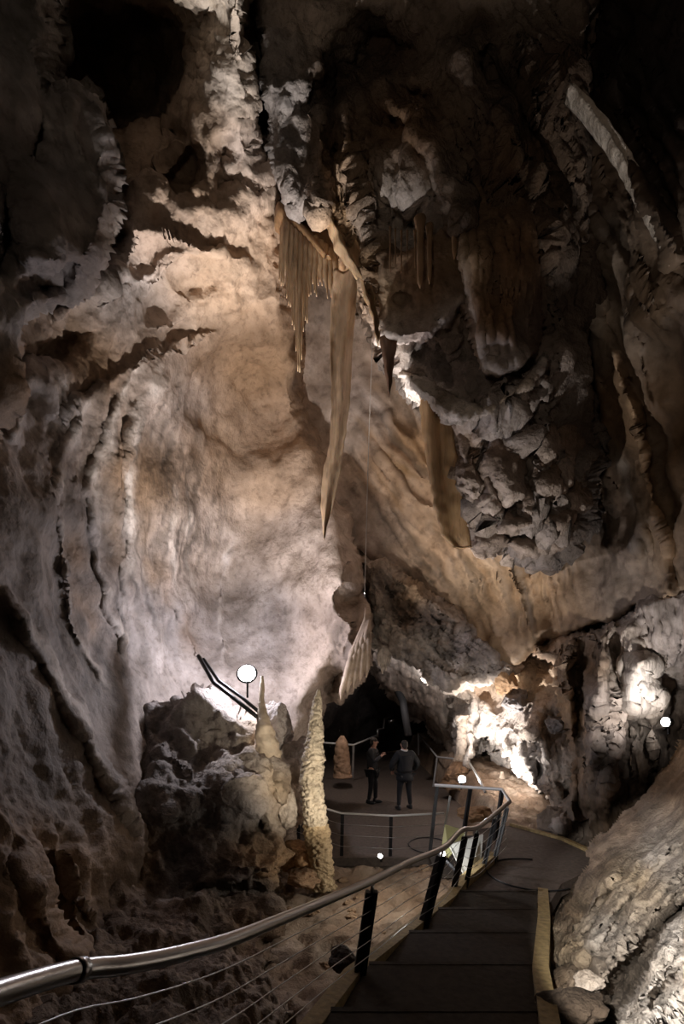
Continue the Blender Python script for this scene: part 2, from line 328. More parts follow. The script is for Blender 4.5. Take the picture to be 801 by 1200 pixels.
wr = sheet('wall_right',
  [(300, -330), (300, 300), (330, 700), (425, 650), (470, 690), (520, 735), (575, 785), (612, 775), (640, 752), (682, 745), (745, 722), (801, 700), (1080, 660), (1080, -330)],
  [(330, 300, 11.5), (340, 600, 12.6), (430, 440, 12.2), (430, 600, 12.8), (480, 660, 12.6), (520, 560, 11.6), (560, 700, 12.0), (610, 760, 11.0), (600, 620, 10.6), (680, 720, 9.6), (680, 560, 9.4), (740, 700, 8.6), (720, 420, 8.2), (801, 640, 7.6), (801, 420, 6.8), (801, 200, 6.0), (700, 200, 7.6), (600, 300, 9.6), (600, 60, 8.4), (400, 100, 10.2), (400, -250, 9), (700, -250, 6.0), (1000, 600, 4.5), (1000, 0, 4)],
  [(430, 480, PINK), (470, 560, TAN), (430, 620, PINK), (520, 640, TAN), (600, 700, (.50, .36, .23)), (640, 720, (.46, .32, .2)), (560, 680, (.48, .36, .25)), (500, 520, OCH), (680, 560, (.36, .27, .2)), (720, 620, (.27, .21, .17)), (730, 690, (.3, .24, .19)), (700, 480, BRN), (690, 372, PALE), (770, 500, BRN), (780, 620, (.40, .30, .2)), (760, 350, DBRN), (700, 200, (.1, .065, .04)), (600, 100, (.1, .065, .04)), (801, 100, (.03, .022, .02)), (720, 40, (.035, .025, .02)), (900, 300, (.03, .02, .02)), (480, 460, TAN)],  # near-black upper right and pale patch paint shade and light
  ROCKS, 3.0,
  ridges=[([(700, 372), (722, 430), (745, 500), (768, 590), (783, 650), (784, 700), (745, 738)], 8, .45), ([(792, 705), (775, 590), (752, 470)], 12, -.35), ([(655, 100), (690, 130), (735, 190), (770, 255), (795, 305)], 8, .6), ([(690, 380), (698, 470), (700, 560), (712, 640)], 5, -.5), ([(415, 470), (460, 530), (500, 570)], 5, .16),
          ([(450, 480), (490, 530), (510, 580)], 6, .2), ([(425, 500), (470, 570), (510, 600)], 5, .18), ([(432, 400), (480, 470), (520, 540)], 7, .22), ([(745, 400), (760, 480), (785, 560)], 6, .15), ([(730, 520), (750, 600), (745, 660)], 10, .2)],
  lips=[([(640, 395), (680, 350), (712, 360)], 30, .4)],
  flutes=[(625, 695, 75, 75, 78, 11, .10, 40), (560, 640, 60, 90, 62, 8, .09, 14), (470, 560, 70, 120, 55, 13, .05, 10), (730, 580, 60, 110, 75, 12, .07, 9), (700, 220, 150, 200, 58, 24, .18, 8), (480, 680, 40, 50, 50, 5, .06, 9)],
  veins=[([(415, 480), (450, 530), (500, 575)], 6, (.30, .19, .09), .8), ([(432, 440), (470, 500), (512, 560)], 7, (.32, .2, .1), .8), ([(420, 510), (455, 580), (500, 620)], 6, (.34, .22, .12), .7), ([(440, 400), (480, 450), (520, 500)], 6, (.36, .24, .13), .7), ([(470, 440), (500, 500)], 6, (.62, .55, .48), .7),
         ([(600, 640), (625, 700), (640, 740)], 4, (.26, .16, .08), .8), ([(580, 640), (600, 690), (615, 750)], 4, (.28, .17, .08), .7), ([(625, 640), (650, 690), (660, 735)], 4, (.26, .16, .08), .8), ([(550, 630), (575, 690), (595, 750)], 4, (.3, .19, .1), .6), ([(645, 660), (670, 700), (680, 730)], 4, (.24, .16, .09), .7), ([(560, 560), (580, 620)], 8, (.3, .2, .1), .5),
         ([(700, 372), (722, 430), (745, 500), (768, 590), (783, 650), (784, 700), (745, 738)], 5, (.60, .42, .26), .8), ([(742, 410), (752, 470), (770, 530), (790, 590)], 5, (.5, .4, .32), .7), ([(720, 520), (735, 600), (745, 650)], 5, (.5, .46, .42), .6), ([(695, 330), (698, 380), (705, 398)], 6, (.7, .65, .58), .9), ([(650, 375), (672, 362), (700, 385)], 9, (.62, .58, .56), .9)],  # pale lines and patch paint the lit fold edges
  curl=(14, 2.0), rough=((.22, 1.3), (.06, 4.5), (.02, 12)), roughmap=[(600, 700, .5), (470, 580, .7), (720, 450, 1.4), (700, 150, 1.8), (720, 700, 1.6)], jag=4,
  curlmask=[(300, 0, 0), (600, -330, 0), (1080, 0, 0), (1080, 660, 0), (330, 600, .3), (470, 690, .7), (600, 780, 1), (700, 745, 1)], seed=5)
tag(wr, 'right cave wall of smooth tan flowstone slanting down to a fluted curtain edge', kind='structure')

wb = sheet('wall_back',
  [(300, 560), (1080, 560), (1080, 1060), (730, 1060), (640, 1000), (600, 905), (575, 895), (545, 905), (480, 905), (300, 900)],
  [(300, 600, 16), (300, 880, 19), (380, 850, 21), (440, 830, 24), (460, 880, 27), (500, 800, 23), (500, 700, 18), (560, 700, 17), (560, 880, 19), (600, 800, 17), (640, 900, 17), (700, 800, 12), (800, 700, 11), (800, 900, 11), (1000, 900, 9), (1000, 600, 8), (440, 760, 20)],
  [(430, 830, (.16, .14, .14)), (350, 850, (.12, .10, .10)), (400, 880, (.12, .09, .08)), (460, 860, (.04, .035, .035)), (500, 750, PINK), (560, 800, TAN), (570, 885, (.22, .15, .11)), (640, 780, DBRN), (520, 870, (.12, .08, .05))],
  ROCKR, 4.0, curl=(10, .5), rough=((.5, .8), (.2, 3), (.06, 8)), seed=8)
tag(wb, 'dark rear cave wall around the tunnel beyond the platform', kind='structure')

# ---- rock bodies
def body(name, label, cat, *a, group=None, **k):
    o = sheet(name, *a, **k)
    return tag(o, label, cat, group)

ledge = body('rock_ledge', 'rough grey slanting ledge between the tan fluted curtain and the tunnel mouth', 'rock',
  [(422, 655), (445, 655), (480, 680), (540, 722), (585, 762), (606, 782), (575, 797), (545, 800), (520, 806), (500, 792), (478, 770), (448, 752), (436, 735), (428, 700)],
  [(430, 680, 11.6), (460, 700, 11.7), (480, 740, 11.6), (520, 750, 11.6), (560, 770, 11.3), (600, 780, 11.0), (450, 745, 11.9), (520, 800, 11.5)],
  [(440, 690, PINK), (450, 735, WHT), (490, 760, WHT), (500, 720, (.36, .31, .29)), (550, 760, (.36, .31, .29)), (480, 700, (.34, .24, .15)), (540, 795, PALE), (470, 720, BRN)],
  ROCKR, 1.8, ridges=[([(440, 730), (480, 755), (520, 790), (560, 795)], 6, .22), ([(455, 668), (490, 705), (510, 745)], 5, .14)],
  flutes=[(520, 740, 80, 60, 35, 6, .14, 4), (460, 700, 40, 50, 55, 6, .10, 6)], curl=(12, 1.2), rough=((.2, 2), (.14, 6), (.06, 14)), seed=11, jag=5)

arch = body('rock_arch', 'pinkish brown rock arch leaning over the right side of the dark tunnel mouth', 'rock',
  [(440, 735), (470, 760), (520, 790), (548, 800), (552, 850), (550, 905), (531, 909), (527, 885), (518, 862), (500, 842), (482, 832), (462, 815), (446, 795), (436, 770)],
  [(450, 770, 15), (480, 800, 16), (510, 830, 16.8), (535, 850, 16.8), (542, 900, 17.2), (520, 800, 15), (460, 750, 13.6)],
  [(450, 760, GREY), (480, 800, (.50, .40, .34)), (495, 785, WHT), (515, 830, PINK), (540, 880, PALE), (500, 830, (.36, .27, .22)), (535, 830, PALE)],
  ROCKF, 1.8, ridges=[([(540, 800), (538, 850), (541, 905)], 5, .35)], flutes=[(500, 810, 60, 60, 70, 7, .12, 7), (538, 860, 20, 60, 90, 4, .10, 10)], curl=(10, 1.5), rough=((.2, 2), (.10, 6), (.04, 14)), seed=12, jag=4)

gro = body('grotto_overhang', 'bright scalloped rock overhang with short stubs above the low grotto behind the platform', 'rock',
  [(530, 800), (560, 780), (600, 765), (650, 755), (700, 740), (720, 960), (690, 985), (655, 990), (640, 972), (643, 945), (628, 930), (618, 912), (606, 905), (600, 884), (590, 888), (580, 874), (572, 862), (562, 872), (552, 905), (538, 905), (530, 860)],
  [(540, 820, 14.6), (560, 860, 14.2), (600, 800, 12.6), (600, 870, 12.2), (640, 800, 11.4), (640, 900, 11.0), (655, 970, 10.4), (700, 850, 10.4), (700, 960, 10)],
  [(545, 840, WHT), (570, 850, WHT), (600, 870, WHT), (560, 810, TAN), (600, 800, (.50, .36, .22)), (630, 810, (.44, .32, .21)), (625, 890, WHT), (645, 930, PALE), (650, 965, PALE), (605, 830, (.22, .19, .18)), (640, 850, (.52, .40, .30)), (648, 848, DGREY), (680, 860, BRN)],
  ROCKR, 1.9, ridges=[([(545, 835), (550, 870), (545, 903)], 5, .3), ([(640, 905), (650, 940), (650, 975)], 9, .3), ([(612, 870), (622, 900), (626, 925)], 6, .2), ([(560, 800), (590, 835), (620, 860)], 7, -.25)],
  pits=[(600, 818, 18, 14, -.5, 20), (648, 850, 12, 16, .5, 0), (585, 800, 12, 26, .4, 10), (632, 905, 5, 14, .3, 10), (640, 762, 36, 12, 1.2, 0), (618, 850, 18, 14, -.4, 0)],
  flutes=[(620, 900, 60, 60, 80, 8, .13, 6)], curl=(12, 2.0), rough=((.3, 1.8), (.15, 5), (.07, 12)), seed=13, jag=5)

colm = body('fluted_column', 'broad grey brown column of vertical flowstone flutes at right behind the rock slope', 'rock column',
  [(610, 748), (640, 748), (650, 742), (700, 730), (760, 700), (801, 680), (1000, 640), (1000, 960), (801, 965), (740, 1010), (690, 1015), (650, 990), (636, 970), (650, 945), (662, 925), (664, 870), (650, 820), (648, 778), (625, 770)],
  [(640, 750, 10.4), (660, 800, 9.9), (668, 900, 9.8), (650, 970, 9.6), (700, 780, 9.2), (700, 880, 9.0), (700, 980, 9.2), (740, 760, 8.6), (745, 850, 8.6), (740, 920, 8.8), (790, 740, 7.9), (790, 860, 9.5), (800, 900, 9.6), (950, 700, 7.0), (950, 900, 8)],
  [(650, 760, TAN), (660, 830, (.42, .28, .16)), (668, 900, BRN), (700, 820, (.40, .35, .32)), (690, 780, BRN), (705, 870, (.34, .30, .28)), (720, 900, (.12, .09, .07)), (745, 800, WHT), (735, 770, PALE), (760, 850, PALE), (765, 740, (.33, .29, .27)), (790, 760, (.26, .23, .22)), (740, 900, DBRN), (680, 950, DBRN), (655, 960, GREY), (720, 960, DBRN), (790, 850, DBRN), (675, 850, (.40, .24, .12))],
  ROCKF, 2.2, ridges=[([(700, 740), (702, 800), (706, 880), (712, 960)], 8, .35), ([(682, 740), (676, 820), (674, 900), (680, 960)], 6, -.4), ([(722, 740), (728, 810), (735, 880), (735, 950)], 6, -.5), ([(745, 770), (748, 810), (742, 835)], 12, .4), ([(764, 800), (768, 850), (765, 910)], 9, .45), ([(735, 730), (745, 765), (770, 800)], 5, .2), ([(655, 760), (664, 810), (667, 860)], 6, .3), ([(690, 860), (700, 900)], 8, .25)],
  pits=[(655, 972, 18, 22, -.5, 0), (795, 835, 20, 36, 1.2, 0), (745, 880, 14, 40, .7, 0), (757, 765, 12, 8, .5, 0)],
  flutes=[(710, 850, 110, 130, 91, 9, .17, 10), (700, 850, 100, 120, 88, 20, .2, 8)], curl=(12, 2.0), rough=((.2, 1.8), (.08, 6), (.035, 14)), seed=14, jag=5)

mound = body('rock_mound', 'dark grey rubbly rock mound below the bright alcove lamp', 'rock',
  [(150, 838), (170, 822), (205, 812), (232, 803), (262, 812), (290, 832), (310, 845), (330, 870), (346, 892), (349, 935), (350, 975), (335, 992), (334, 1030), (322, 1062), (318, 1110), (350, 1160), (370, 1290), (0, 1290), (60, 1130), (110, 1040), (140, 960), (146, 880)],
  [(160, 840, 8.8), (240, 815, 9.0), (300, 850, 8.8), (335, 900, 8.6), (340, 960, 8.3), (200, 880, 8.3), (270, 900, 8.0), (200, 980, 7.4), (280, 980, 7.6), (320, 1040, 7.3), (240, 1060, 6.4), (140, 1060, 6.0), (160, 1180, 4.3), (260, 1150, 5.1), (80, 1200, 4.0), (320, 1130, 5.5), (330, 1240, 4.1)],
  [(200, 850, DGREY), (250, 830, GREY), (270, 870, (.40, .36, .33)), (290, 900, (.36, .32, .29)), (308, 870, (.6, .48, .34)), (320, 920, (.56, .44, .31)), (335, 890, GREY), (230, 920, (.16, .14, .13)), (180, 930, (.2, .18, .17)), (250, 960, (.19, .18, .18)), (290, 950, (.30, .28, .28)), (330, 960, PALE), (300, 1000, (.36, .24, .14)), (320, 1010, (.4, .26, .14)), (280, 1030, (.16, .14, .13)), (220, 1010, (.13, .12, .13)), (160, 1000, BRN), (200, 1090, (.15, .10, .07)), (290, 1090, (.22, .15, .10)), (120, 1140, DBRN), (300, 1045, (.12, .1, .09))],
  ROCKR, 2.2, lips=[([(338, 1022), (300, 1030), (260, 1035)], 30, .35)], ridges=[([(308, 845), (318, 880), (330, 915), (335, 940)], 8, .28), ([(170, 850), (190, 880), (230, 905)], 5, .14)],
  pits=[(305, 965, 8, 10, .4, 0), (250, 880, 30, 20, .3, 20), (300, 940, 24, 18, -.3, 0), (200, 930, 34, 28, -.35, 0), (300, 1010, 38, 16, -.4, 0), (280, 1045, 50, 7, .35, 0)],
  curl=(16, 1.6), rough=((.30, 2.0), (.16, 5), (.08, 11), (.03, 26)), seed=15, jag=7)

butt = body('rock_buttress', 'dark grey near buttress at upper left edge with a bright rimmed hollow', 'rock',
  [(-260, -330), (66, -330), (64, 40), (56, 100), (72, 104), (100, 108), (122, 130), (140, 185), (146, 240), (136, 275), (118, 312), (98, 340), (62, 362), (40, 372), (24, 430), (14, 480), (-10, 540), (-260, 640)],
  [(-260, -300, 3.6), (30, -300, 4.6), (30, 0, 5.2), (-200, 300, 3.6), (0, 200, 4.9), (80, 150, 5.6), (120, 220, 5.8), (60, 300, 5.2), (20, 400, 5.2), (-60, 500, 4.6), (0, 60, 4.9)],
  [(30, 40, (.30, .29, .28)), (60, 140, (.34, .32, .31)), (100, 160, (.36, .34, .33)), (60, 220, (.32, .30, .30)), (20, 250, DGREY), (100, 260, (.3, .27, .25)), (140, 220, (.15, .13, .12)), (110, 150, (.2, .18, .17)), (130, 280, (.2, .17, .15)), (10, 170, DGREY), (70, 320, DGREY), (110, 320, (.25, .22, .21)), (10, 380, (.30, .28, .27)), (30, 430, BRN)],  # edge colours darkened to hold back lamp light
  ROCK, 2.8, ridges=[([(25, 298), (55, 302), (84, 310)], 5, .16), ([(146, 240), (130, 290), (100, 335), (65, 360)], 7, .12), ([(0, 215), (15, 270), (30, 320)], 10, -.3), ([(80, 110), (92, 160), (120, 230)], 6, .1)],
  pits=[(60, 328, 28, 16, .8, -10), (0, 260, 18, 50, .6, 0), (40, 170, 14, 30, .25, 0), (70, 340, 30, 10, .4, 0)],
  curl=(20, 2.8), rough=((.22, 1.8), (.07, 5), (.03, 13)), curlmask=[(-200, -300, 0), (0, -330, 0), (-250, 300, 0), (60, 0, 1), (140, 200, 1), (60, 370, 1)], seed=16, jag=6)

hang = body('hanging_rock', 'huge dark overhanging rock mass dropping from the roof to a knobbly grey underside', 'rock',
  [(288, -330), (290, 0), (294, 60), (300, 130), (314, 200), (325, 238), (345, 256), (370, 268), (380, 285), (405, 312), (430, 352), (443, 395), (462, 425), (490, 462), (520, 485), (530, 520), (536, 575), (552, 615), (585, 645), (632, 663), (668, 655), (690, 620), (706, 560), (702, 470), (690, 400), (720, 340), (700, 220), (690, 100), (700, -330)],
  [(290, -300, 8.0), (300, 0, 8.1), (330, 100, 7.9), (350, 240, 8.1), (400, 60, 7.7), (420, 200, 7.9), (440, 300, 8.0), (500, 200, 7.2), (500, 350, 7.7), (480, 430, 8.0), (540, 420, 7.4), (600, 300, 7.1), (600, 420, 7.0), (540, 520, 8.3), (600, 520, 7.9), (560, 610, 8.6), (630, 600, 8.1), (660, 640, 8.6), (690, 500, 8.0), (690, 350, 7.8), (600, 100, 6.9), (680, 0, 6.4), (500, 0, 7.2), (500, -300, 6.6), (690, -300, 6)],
  [(330, 60, (.45, .42, .4)), (335, 170, (.30, .28, .27)), (345, 240, GREY), (330, 110, (.3, .28, .27)), (365, 30, PALE), (400, 30, PALE), (440, -5, PALE), (430, 20, DBRN), (560, -5, PALE), (560, 20, DBRN), (380, 90, DBRN), (390, 180, (.40, .27, .16)), (400, 250, (.46, .30, .16)), (420, 300, (.40, .26, .13)), (470, 150, (.28, .17, .09)), (450, 50, (.16, .10, .06)), (460, 255, WHT), (470, 270, (.7, .66, .63)), (490, 330, BRN), (540, 270, (.13, .09, .06)), (600, 200, (.17, .105, .06)), (640, 100, (.11, .07, .045)), (600, 330, (.22, .13, .07)), (520, 440, (.13, .11, .10)), (510, 468, WHT), (600, 462, GREY), (560, 480, GREY), (590, 540, (.30, .26, .24)), (560, 600, (.27, .23, .20)), (640, 560, (.30, .27, .25)), (620, 640, (.34, .30, .28)), (680, 500, (.12, .10, .085)), (660, 350, (.13, .1, .08)), (540, 520, (.36, .24, .15)), (690, 600, (.2, .17, .15))],  # white spots on the rims paint lit edges into the colour
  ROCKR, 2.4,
  ridges=[([(373, 60), (378, 150), (372, 230), (376, 262)], 6, .3), ([(405, 115), (408, 170), (420, 230), (436, 280), (437, 330), (443, 392)], 5, .28), ([(388, 130), (392, 190), (400, 250)], 6, -.3), ([(480, 445), (505, 475), (540, 490), (600, 465), (640, 420)], 8, .40), ([(480, 460), (530, 500), (545, 560), (560, 600)], 5, .15), ([(440, 100), (480, 150), (520, 220), (560, 290)], 14, .35), ([(520, 40), (590, 140), (640, 230)], 16, .35), ([(560, 60), (620, 160), (680, 280)], 14, -.5),
          ([(420, 90), (450, 130), (500, 190), (520, 250)], 9, -.35), ([(690, 400), (688, 500), (704, 580)], 7, -.5), ([(640, 260), (650, 340), (660, 420), (640, 500)], 10, .25)],
  lips=[([(560, 480), (600, 468), (645, 425)], 26, .35), ([(300, 100), (345, 95), (372, 60)], 30, .25), ([(520, 500), (570, 545), (625, 585), (680, 560)], 24, .35), ([(530, 560), (580, 600), (640, 620), (690, 600)], 18, .3)],
  pits=[(395, 100, 26, 40, .8, 30), (445, 60, 40, 34, .9, 0), (440, 330, 10, 40, .1, 0), (475, 262, 28, 22, .8, 0), (560, 400, 30, 30, .5, 0), (510, 430, 34, 26, .6, 20), (480, 115, 30, 12, .5, 30), (470, 145, 22, 8, .4, 20)],
  flutes=[(400, 230, 40, 100, 80, 8, .10, 6), (620, 200, 100, 160, 60, 18, .10, 6), (600, 520, 60, 50, 78, 14, .10, 4)],
  bil=[(610, 560, 120, .6, 1.2), (600, 580, 110, .35, 2.6), (490, 380, 120, .3, 1.6), (580, 300, 160, .3, 1.3)],
  roughmap=[(600, 560, .35), (640, 620, .5), (560, 500, .5), (500, 300, .6), (600, 200, .5), (340, 120, 1.3), (440, 100, 1.1), (400, 230, 1.1), (500, 470, .9)],
  curl=(24, 3.0), rough=((.26, 1.7), (.12, 5), (.05, 12), (.02, 26)),
  curlmask=[(290, -330, .3), (400, -330, 0), (700, -330, 0), (700, 0, .1), (700, 200, .2), (290, 100, .8), (320, 240, 1), (440, 400, 1), (530, 560, 1), (620, 660, 1), (700, 560, .5)], seed=17, jag=6)
def lobe(*a, **k): return sheet('rock_lobe', *a, parent=hang, **k)
lobe([(436, 285), (437, 330), (441, 372), (447, 400), (470, 404), (500, 396), (530, 378), (552, 348), (562, 310), (552, 275), (520, 262), (480, 285), (455, 282)],
  [(440, 300, 7.6), (450, 395, 7.3), (500, 390, 6.9), (550, 340, 6.9), (500, 320, 7.0), (540, 280, 7.0), (470, 350, 7.15)],
  [(450, 395, WHT), (440, 350, (.45, .34, .22)), (490, 395, (.4, .33, .3)), (500, 340, BRN), (540, 300, (.18, .12, .07)), (480, 300, BRN), (530, 380, GREY)], ROCK, 2.0,
  pits=[(475, 352, 12, 7, .2, 0), (490, 345, 70, 50, .25, 0)], ridges=[([(447, 398), (490, 398), (530, 378), (555, 340)], 6, .14)], curl=(14, 1.5), rough=((.1, 2.2), (.06, 6), (.03, 14)), seed=31, jag=5)
lobe([(474, 438), (490, 440), (512, 452), (535, 468), (562, 474), (592, 458), (622, 430), (638, 408), (648, 418), (640, 438), (612, 462), (580, 484), (545, 496), (520, 490), (498, 474), (482, 456)],
  [(480, 445, 7.5), (540, 485, 7.1), (600, 460, 6.8), (640, 420, 6.8), (540, 470, 7.2), (500, 460, 7.3)],
  [(490, 450, WHT), (540, 485, WHT), (600, 465, PALE), (640, 425, GREY), (520, 470, (.3, .25, .2))], ROCKR, 1.8, curl=(9, 1.3), rough=((.08, 2.2), (.08, 6), (.05, 14)), seed=33, jag=5)  # pale colours paint the lit rim of this crescent
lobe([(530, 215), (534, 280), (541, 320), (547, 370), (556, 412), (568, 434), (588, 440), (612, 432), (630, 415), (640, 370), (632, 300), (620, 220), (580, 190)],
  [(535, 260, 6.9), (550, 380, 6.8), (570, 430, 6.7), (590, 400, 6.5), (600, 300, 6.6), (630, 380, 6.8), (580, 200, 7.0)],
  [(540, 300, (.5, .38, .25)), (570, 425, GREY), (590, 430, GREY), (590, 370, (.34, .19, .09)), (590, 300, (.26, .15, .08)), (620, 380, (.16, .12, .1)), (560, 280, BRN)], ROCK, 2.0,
  ridges=[([(536, 260), (543, 320), (549, 380), (566, 430)], 4, .12)], veins=[([(534, 270), (540, 320), (547, 378), (556, 412), (568, 432), (600, 438)], 5, (.8, .74, .68), 1.0)], pits=[(580, 415, 20, 14, .25, 0)], flutes=[(590, 330, 50, 100, 88, 14, .08, 8)], curl=(12, 1.3), rough=((.1, 2.2), (.05, 6), (.02, 14)), seed=32, jag=4)  # pale line paints the lit edge of the lobe
for k, (x, y, rx, ry, D) in enumerate([(545, 530, 12, 40, 7.9), (570, 510, 20, 34, 7.8), (640, 510, 24, 40, 7.5), (575, 575, 15, 30, 7.7), (610, 612, 26, 14, 7.75), (575, 632, 22, 13, 8.2), (645, 638, 24, 16, 8.1), (665, 530, 16, 50, 7.8), (592, 548, 26, 46, 7.5), (556, 556, 22, 40, 7.8), (640, 560, 26, 38, 7.6), (617, 590, 20, 26, 7.7), (584, 606, 24, 20, 7.9), (652, 610, 22, 22, 7.9), (622, 636, 26, 17, 8.1), (560, 600, 18, 22, 8.1), (672, 580, 16, 30, 7.9), (604, 520, 30, 30, 7.5)]):
    a = np.linspace(0, 2 * np.pi, 12, endpoint=False)
    lobe([(x + rx * math.cos(t) * (1.1 - .2 * math.sin(t * 3 + k)), y + ry * math.sin(t)) for t in a], [(x, y, D - .0)],
      [(x, y - ry * .5, (.22, .16, .12)), (x, y + ry * .6, (.42, .36, .32))], ROCKR, 2.0, curl=(min(rx, ry) * 1.15, .7), rough=((.08, 2), (.07, 6), (.04, 14)), seed=40 + k, jag=8)  # underside coloured paler, as if lit from below

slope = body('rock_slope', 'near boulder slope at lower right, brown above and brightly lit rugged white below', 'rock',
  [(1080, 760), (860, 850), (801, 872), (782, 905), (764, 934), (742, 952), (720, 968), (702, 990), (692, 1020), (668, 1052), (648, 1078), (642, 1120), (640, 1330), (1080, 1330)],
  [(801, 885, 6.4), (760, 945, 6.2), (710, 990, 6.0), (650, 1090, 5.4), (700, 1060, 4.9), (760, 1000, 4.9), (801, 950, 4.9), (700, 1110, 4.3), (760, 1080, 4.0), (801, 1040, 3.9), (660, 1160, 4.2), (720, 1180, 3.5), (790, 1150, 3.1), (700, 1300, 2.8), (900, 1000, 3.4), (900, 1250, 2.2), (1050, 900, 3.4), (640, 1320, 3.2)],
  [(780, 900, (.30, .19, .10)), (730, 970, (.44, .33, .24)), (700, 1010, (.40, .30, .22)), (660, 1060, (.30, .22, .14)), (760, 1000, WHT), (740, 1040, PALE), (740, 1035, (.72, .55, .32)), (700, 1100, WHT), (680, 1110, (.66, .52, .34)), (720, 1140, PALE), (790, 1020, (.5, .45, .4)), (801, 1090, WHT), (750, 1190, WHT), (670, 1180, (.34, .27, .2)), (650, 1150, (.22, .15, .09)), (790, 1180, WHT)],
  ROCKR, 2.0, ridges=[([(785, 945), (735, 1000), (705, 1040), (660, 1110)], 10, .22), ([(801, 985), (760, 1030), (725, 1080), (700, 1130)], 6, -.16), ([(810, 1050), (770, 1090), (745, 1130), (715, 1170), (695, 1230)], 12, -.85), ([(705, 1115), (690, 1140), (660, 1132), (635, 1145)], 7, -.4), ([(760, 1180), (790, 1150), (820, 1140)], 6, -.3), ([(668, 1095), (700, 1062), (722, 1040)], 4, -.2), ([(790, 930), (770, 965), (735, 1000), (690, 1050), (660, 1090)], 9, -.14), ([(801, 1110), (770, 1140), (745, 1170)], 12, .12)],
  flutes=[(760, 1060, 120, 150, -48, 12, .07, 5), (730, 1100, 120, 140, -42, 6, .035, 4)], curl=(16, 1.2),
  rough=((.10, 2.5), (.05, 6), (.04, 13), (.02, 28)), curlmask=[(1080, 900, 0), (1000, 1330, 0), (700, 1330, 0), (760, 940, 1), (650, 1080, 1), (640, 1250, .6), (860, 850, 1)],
  veins=[([(830, 1040), (770, 1090), (745, 1130), (715, 1170), (690, 1240)], 14, (.10, .065, .035), .9), ([(705, 1115), (690, 1140), (660, 1132), (620, 1150)], 7, (.10, .07, .04), .9), ([(660, 1180), (680, 1220)], 22, (.09, .065, .04), .9)],  # dark lines paint crevice shade into the rock colour
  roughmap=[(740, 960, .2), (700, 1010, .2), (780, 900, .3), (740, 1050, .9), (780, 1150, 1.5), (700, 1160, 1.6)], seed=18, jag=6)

# ---- cave floor: one terrain in plan
def terrain():
    st = .055; xs = np.arange(-6, 8, st); ys = np.arange(1.0, 24, st * 1.3)
    GX, GY = np.meshgrid(xs, ys); x = GX.ravel(); y = GY.ravel()
    p = np.column_stack([x, y, np.zeros(len(x))])
    z = -.05 + .12 * fbm(p * .7, 3, 71) + .10 * fbm(p * 2.4, 4, 72, .6) + .06 * ridged(p * 3.1, 3, 73, .6)
    g = 1 / (1 + np.exp(-(x - 1.9) * 3)); z = z + g * np.clip((y - 9.0) * .16, 0, .95)          # grotto floor climbs behind the landing
    z = z - .25 * (x < -1.5)
    terr = .07 * np.floor(z / .12 + .8 * perlin(p * 1.1, 75)); z = z * .6 + terr * .6
    def flat(z, x0, x1, y0, y1, h):
        m = (1 / (1 + np.exp(-(x - x0) * 14))) * (1 / (1 + np.exp((x - x1) * 14))) * (1 / (1 + np.exp(-(y - y0) * 14))) * (1 / (1 + np.exp((y - y1) * 14)))
        return z * (1 - m) + np.minimum(z, h) * m
    z = flat(z, -1.2, 3.2, 9.2, 24, -.3)
    z = flat(z, .8, 3.4, 5.8, 10.0, .2)
    nx, ny = len(xs), len(ys); idx = np.arange(nx * ny).reshape(ny, nx)
    fa = np.stack([idx[:-1, :-1].ravel(), idx[:-1, 1:].ravel(), idx[1:, 1:].ravel(), idx[1:, :-1].ravel()], 1)
    me = bpy.data.meshes.new('floor'); me.from_pydata(np.column_stack([x, y, z]).tolist(), [], fa.tolist())
    for q in me.polygons: q.use_smooth = True
    def c(co):
        n = fbm(co * .9, 3, 77)[:, None]
        base = np.array((.27, .19, .13)) * (1 - (n + .3).clip(0, 1)) + np.array((.44, .37, .30)) * (n + .3).clip(0, 1)
        return base
    paint(me, c)
    o = link_mesh('floor', me, ROCK); tag(o, 'brown uneven rocky cave floor', kind='structure'); return o
terrain()

# ------------------------------------------------------------ shape helpers (bmesh, coordinates local to the thing)
def V(*a): return Vector(a)
def tube(bm, pts, r, n=10, cap=True):
    pts = [Vector(p) for p in pts]; rings = []
    rr = r if isinstance(r, (list, tuple)) else [r] * len(pts)
    up = Vector((0, 0, 1)); prev = None
    for i, p in enumerate(pts):
        d = (pts[min(i + 1, len(pts) - 1)] - pts[max(i - 1, 0)]).normalized()
        if prev is None:
            a = d.orthogonal().normalized()
        else:
            a = (prev - d * prev.dot(d)).normalized()
        prev = a; b = d.cross(a)
        rings.append([bm.verts.new(p + (a * math.cos(t) + b * math.sin(t)) * rr[i]) for t in [2 * math.pi * k / n for k in range(n)]])
    for i in range(len(rings) - 1):
        for k in range(n): bm.faces.new((rings[i][k], rings[i][(k + 1) % n], rings[i + 1][(k + 1) % n], rings[i + 1][k]))
    if cap: bm.faces.new(rings[0][::-1]); bm.faces.new(rings[-1])
    return bm
def box(bm, c, s, rot=None, bev=0):
    r = bmesh.ops.create_cube(bm, size=1); vs = r['verts']
    for v in vs: v.co = Vector((v.co.x * s[0], v.co.y * s[1], v.co.z * s[2]))
    if rot is not None: bmesh.ops.rotate(bm, verts=vs, matrix=rot)
    bmesh.ops.translate(bm, verts=vs, vec=Vector(c))
    if bev:
        es = list({e for v in vs for e in v.link_edges}); bmesh.ops.bevel(bm, geom=es, offset=bev, segments=2, affect='EDGES')
    return bm
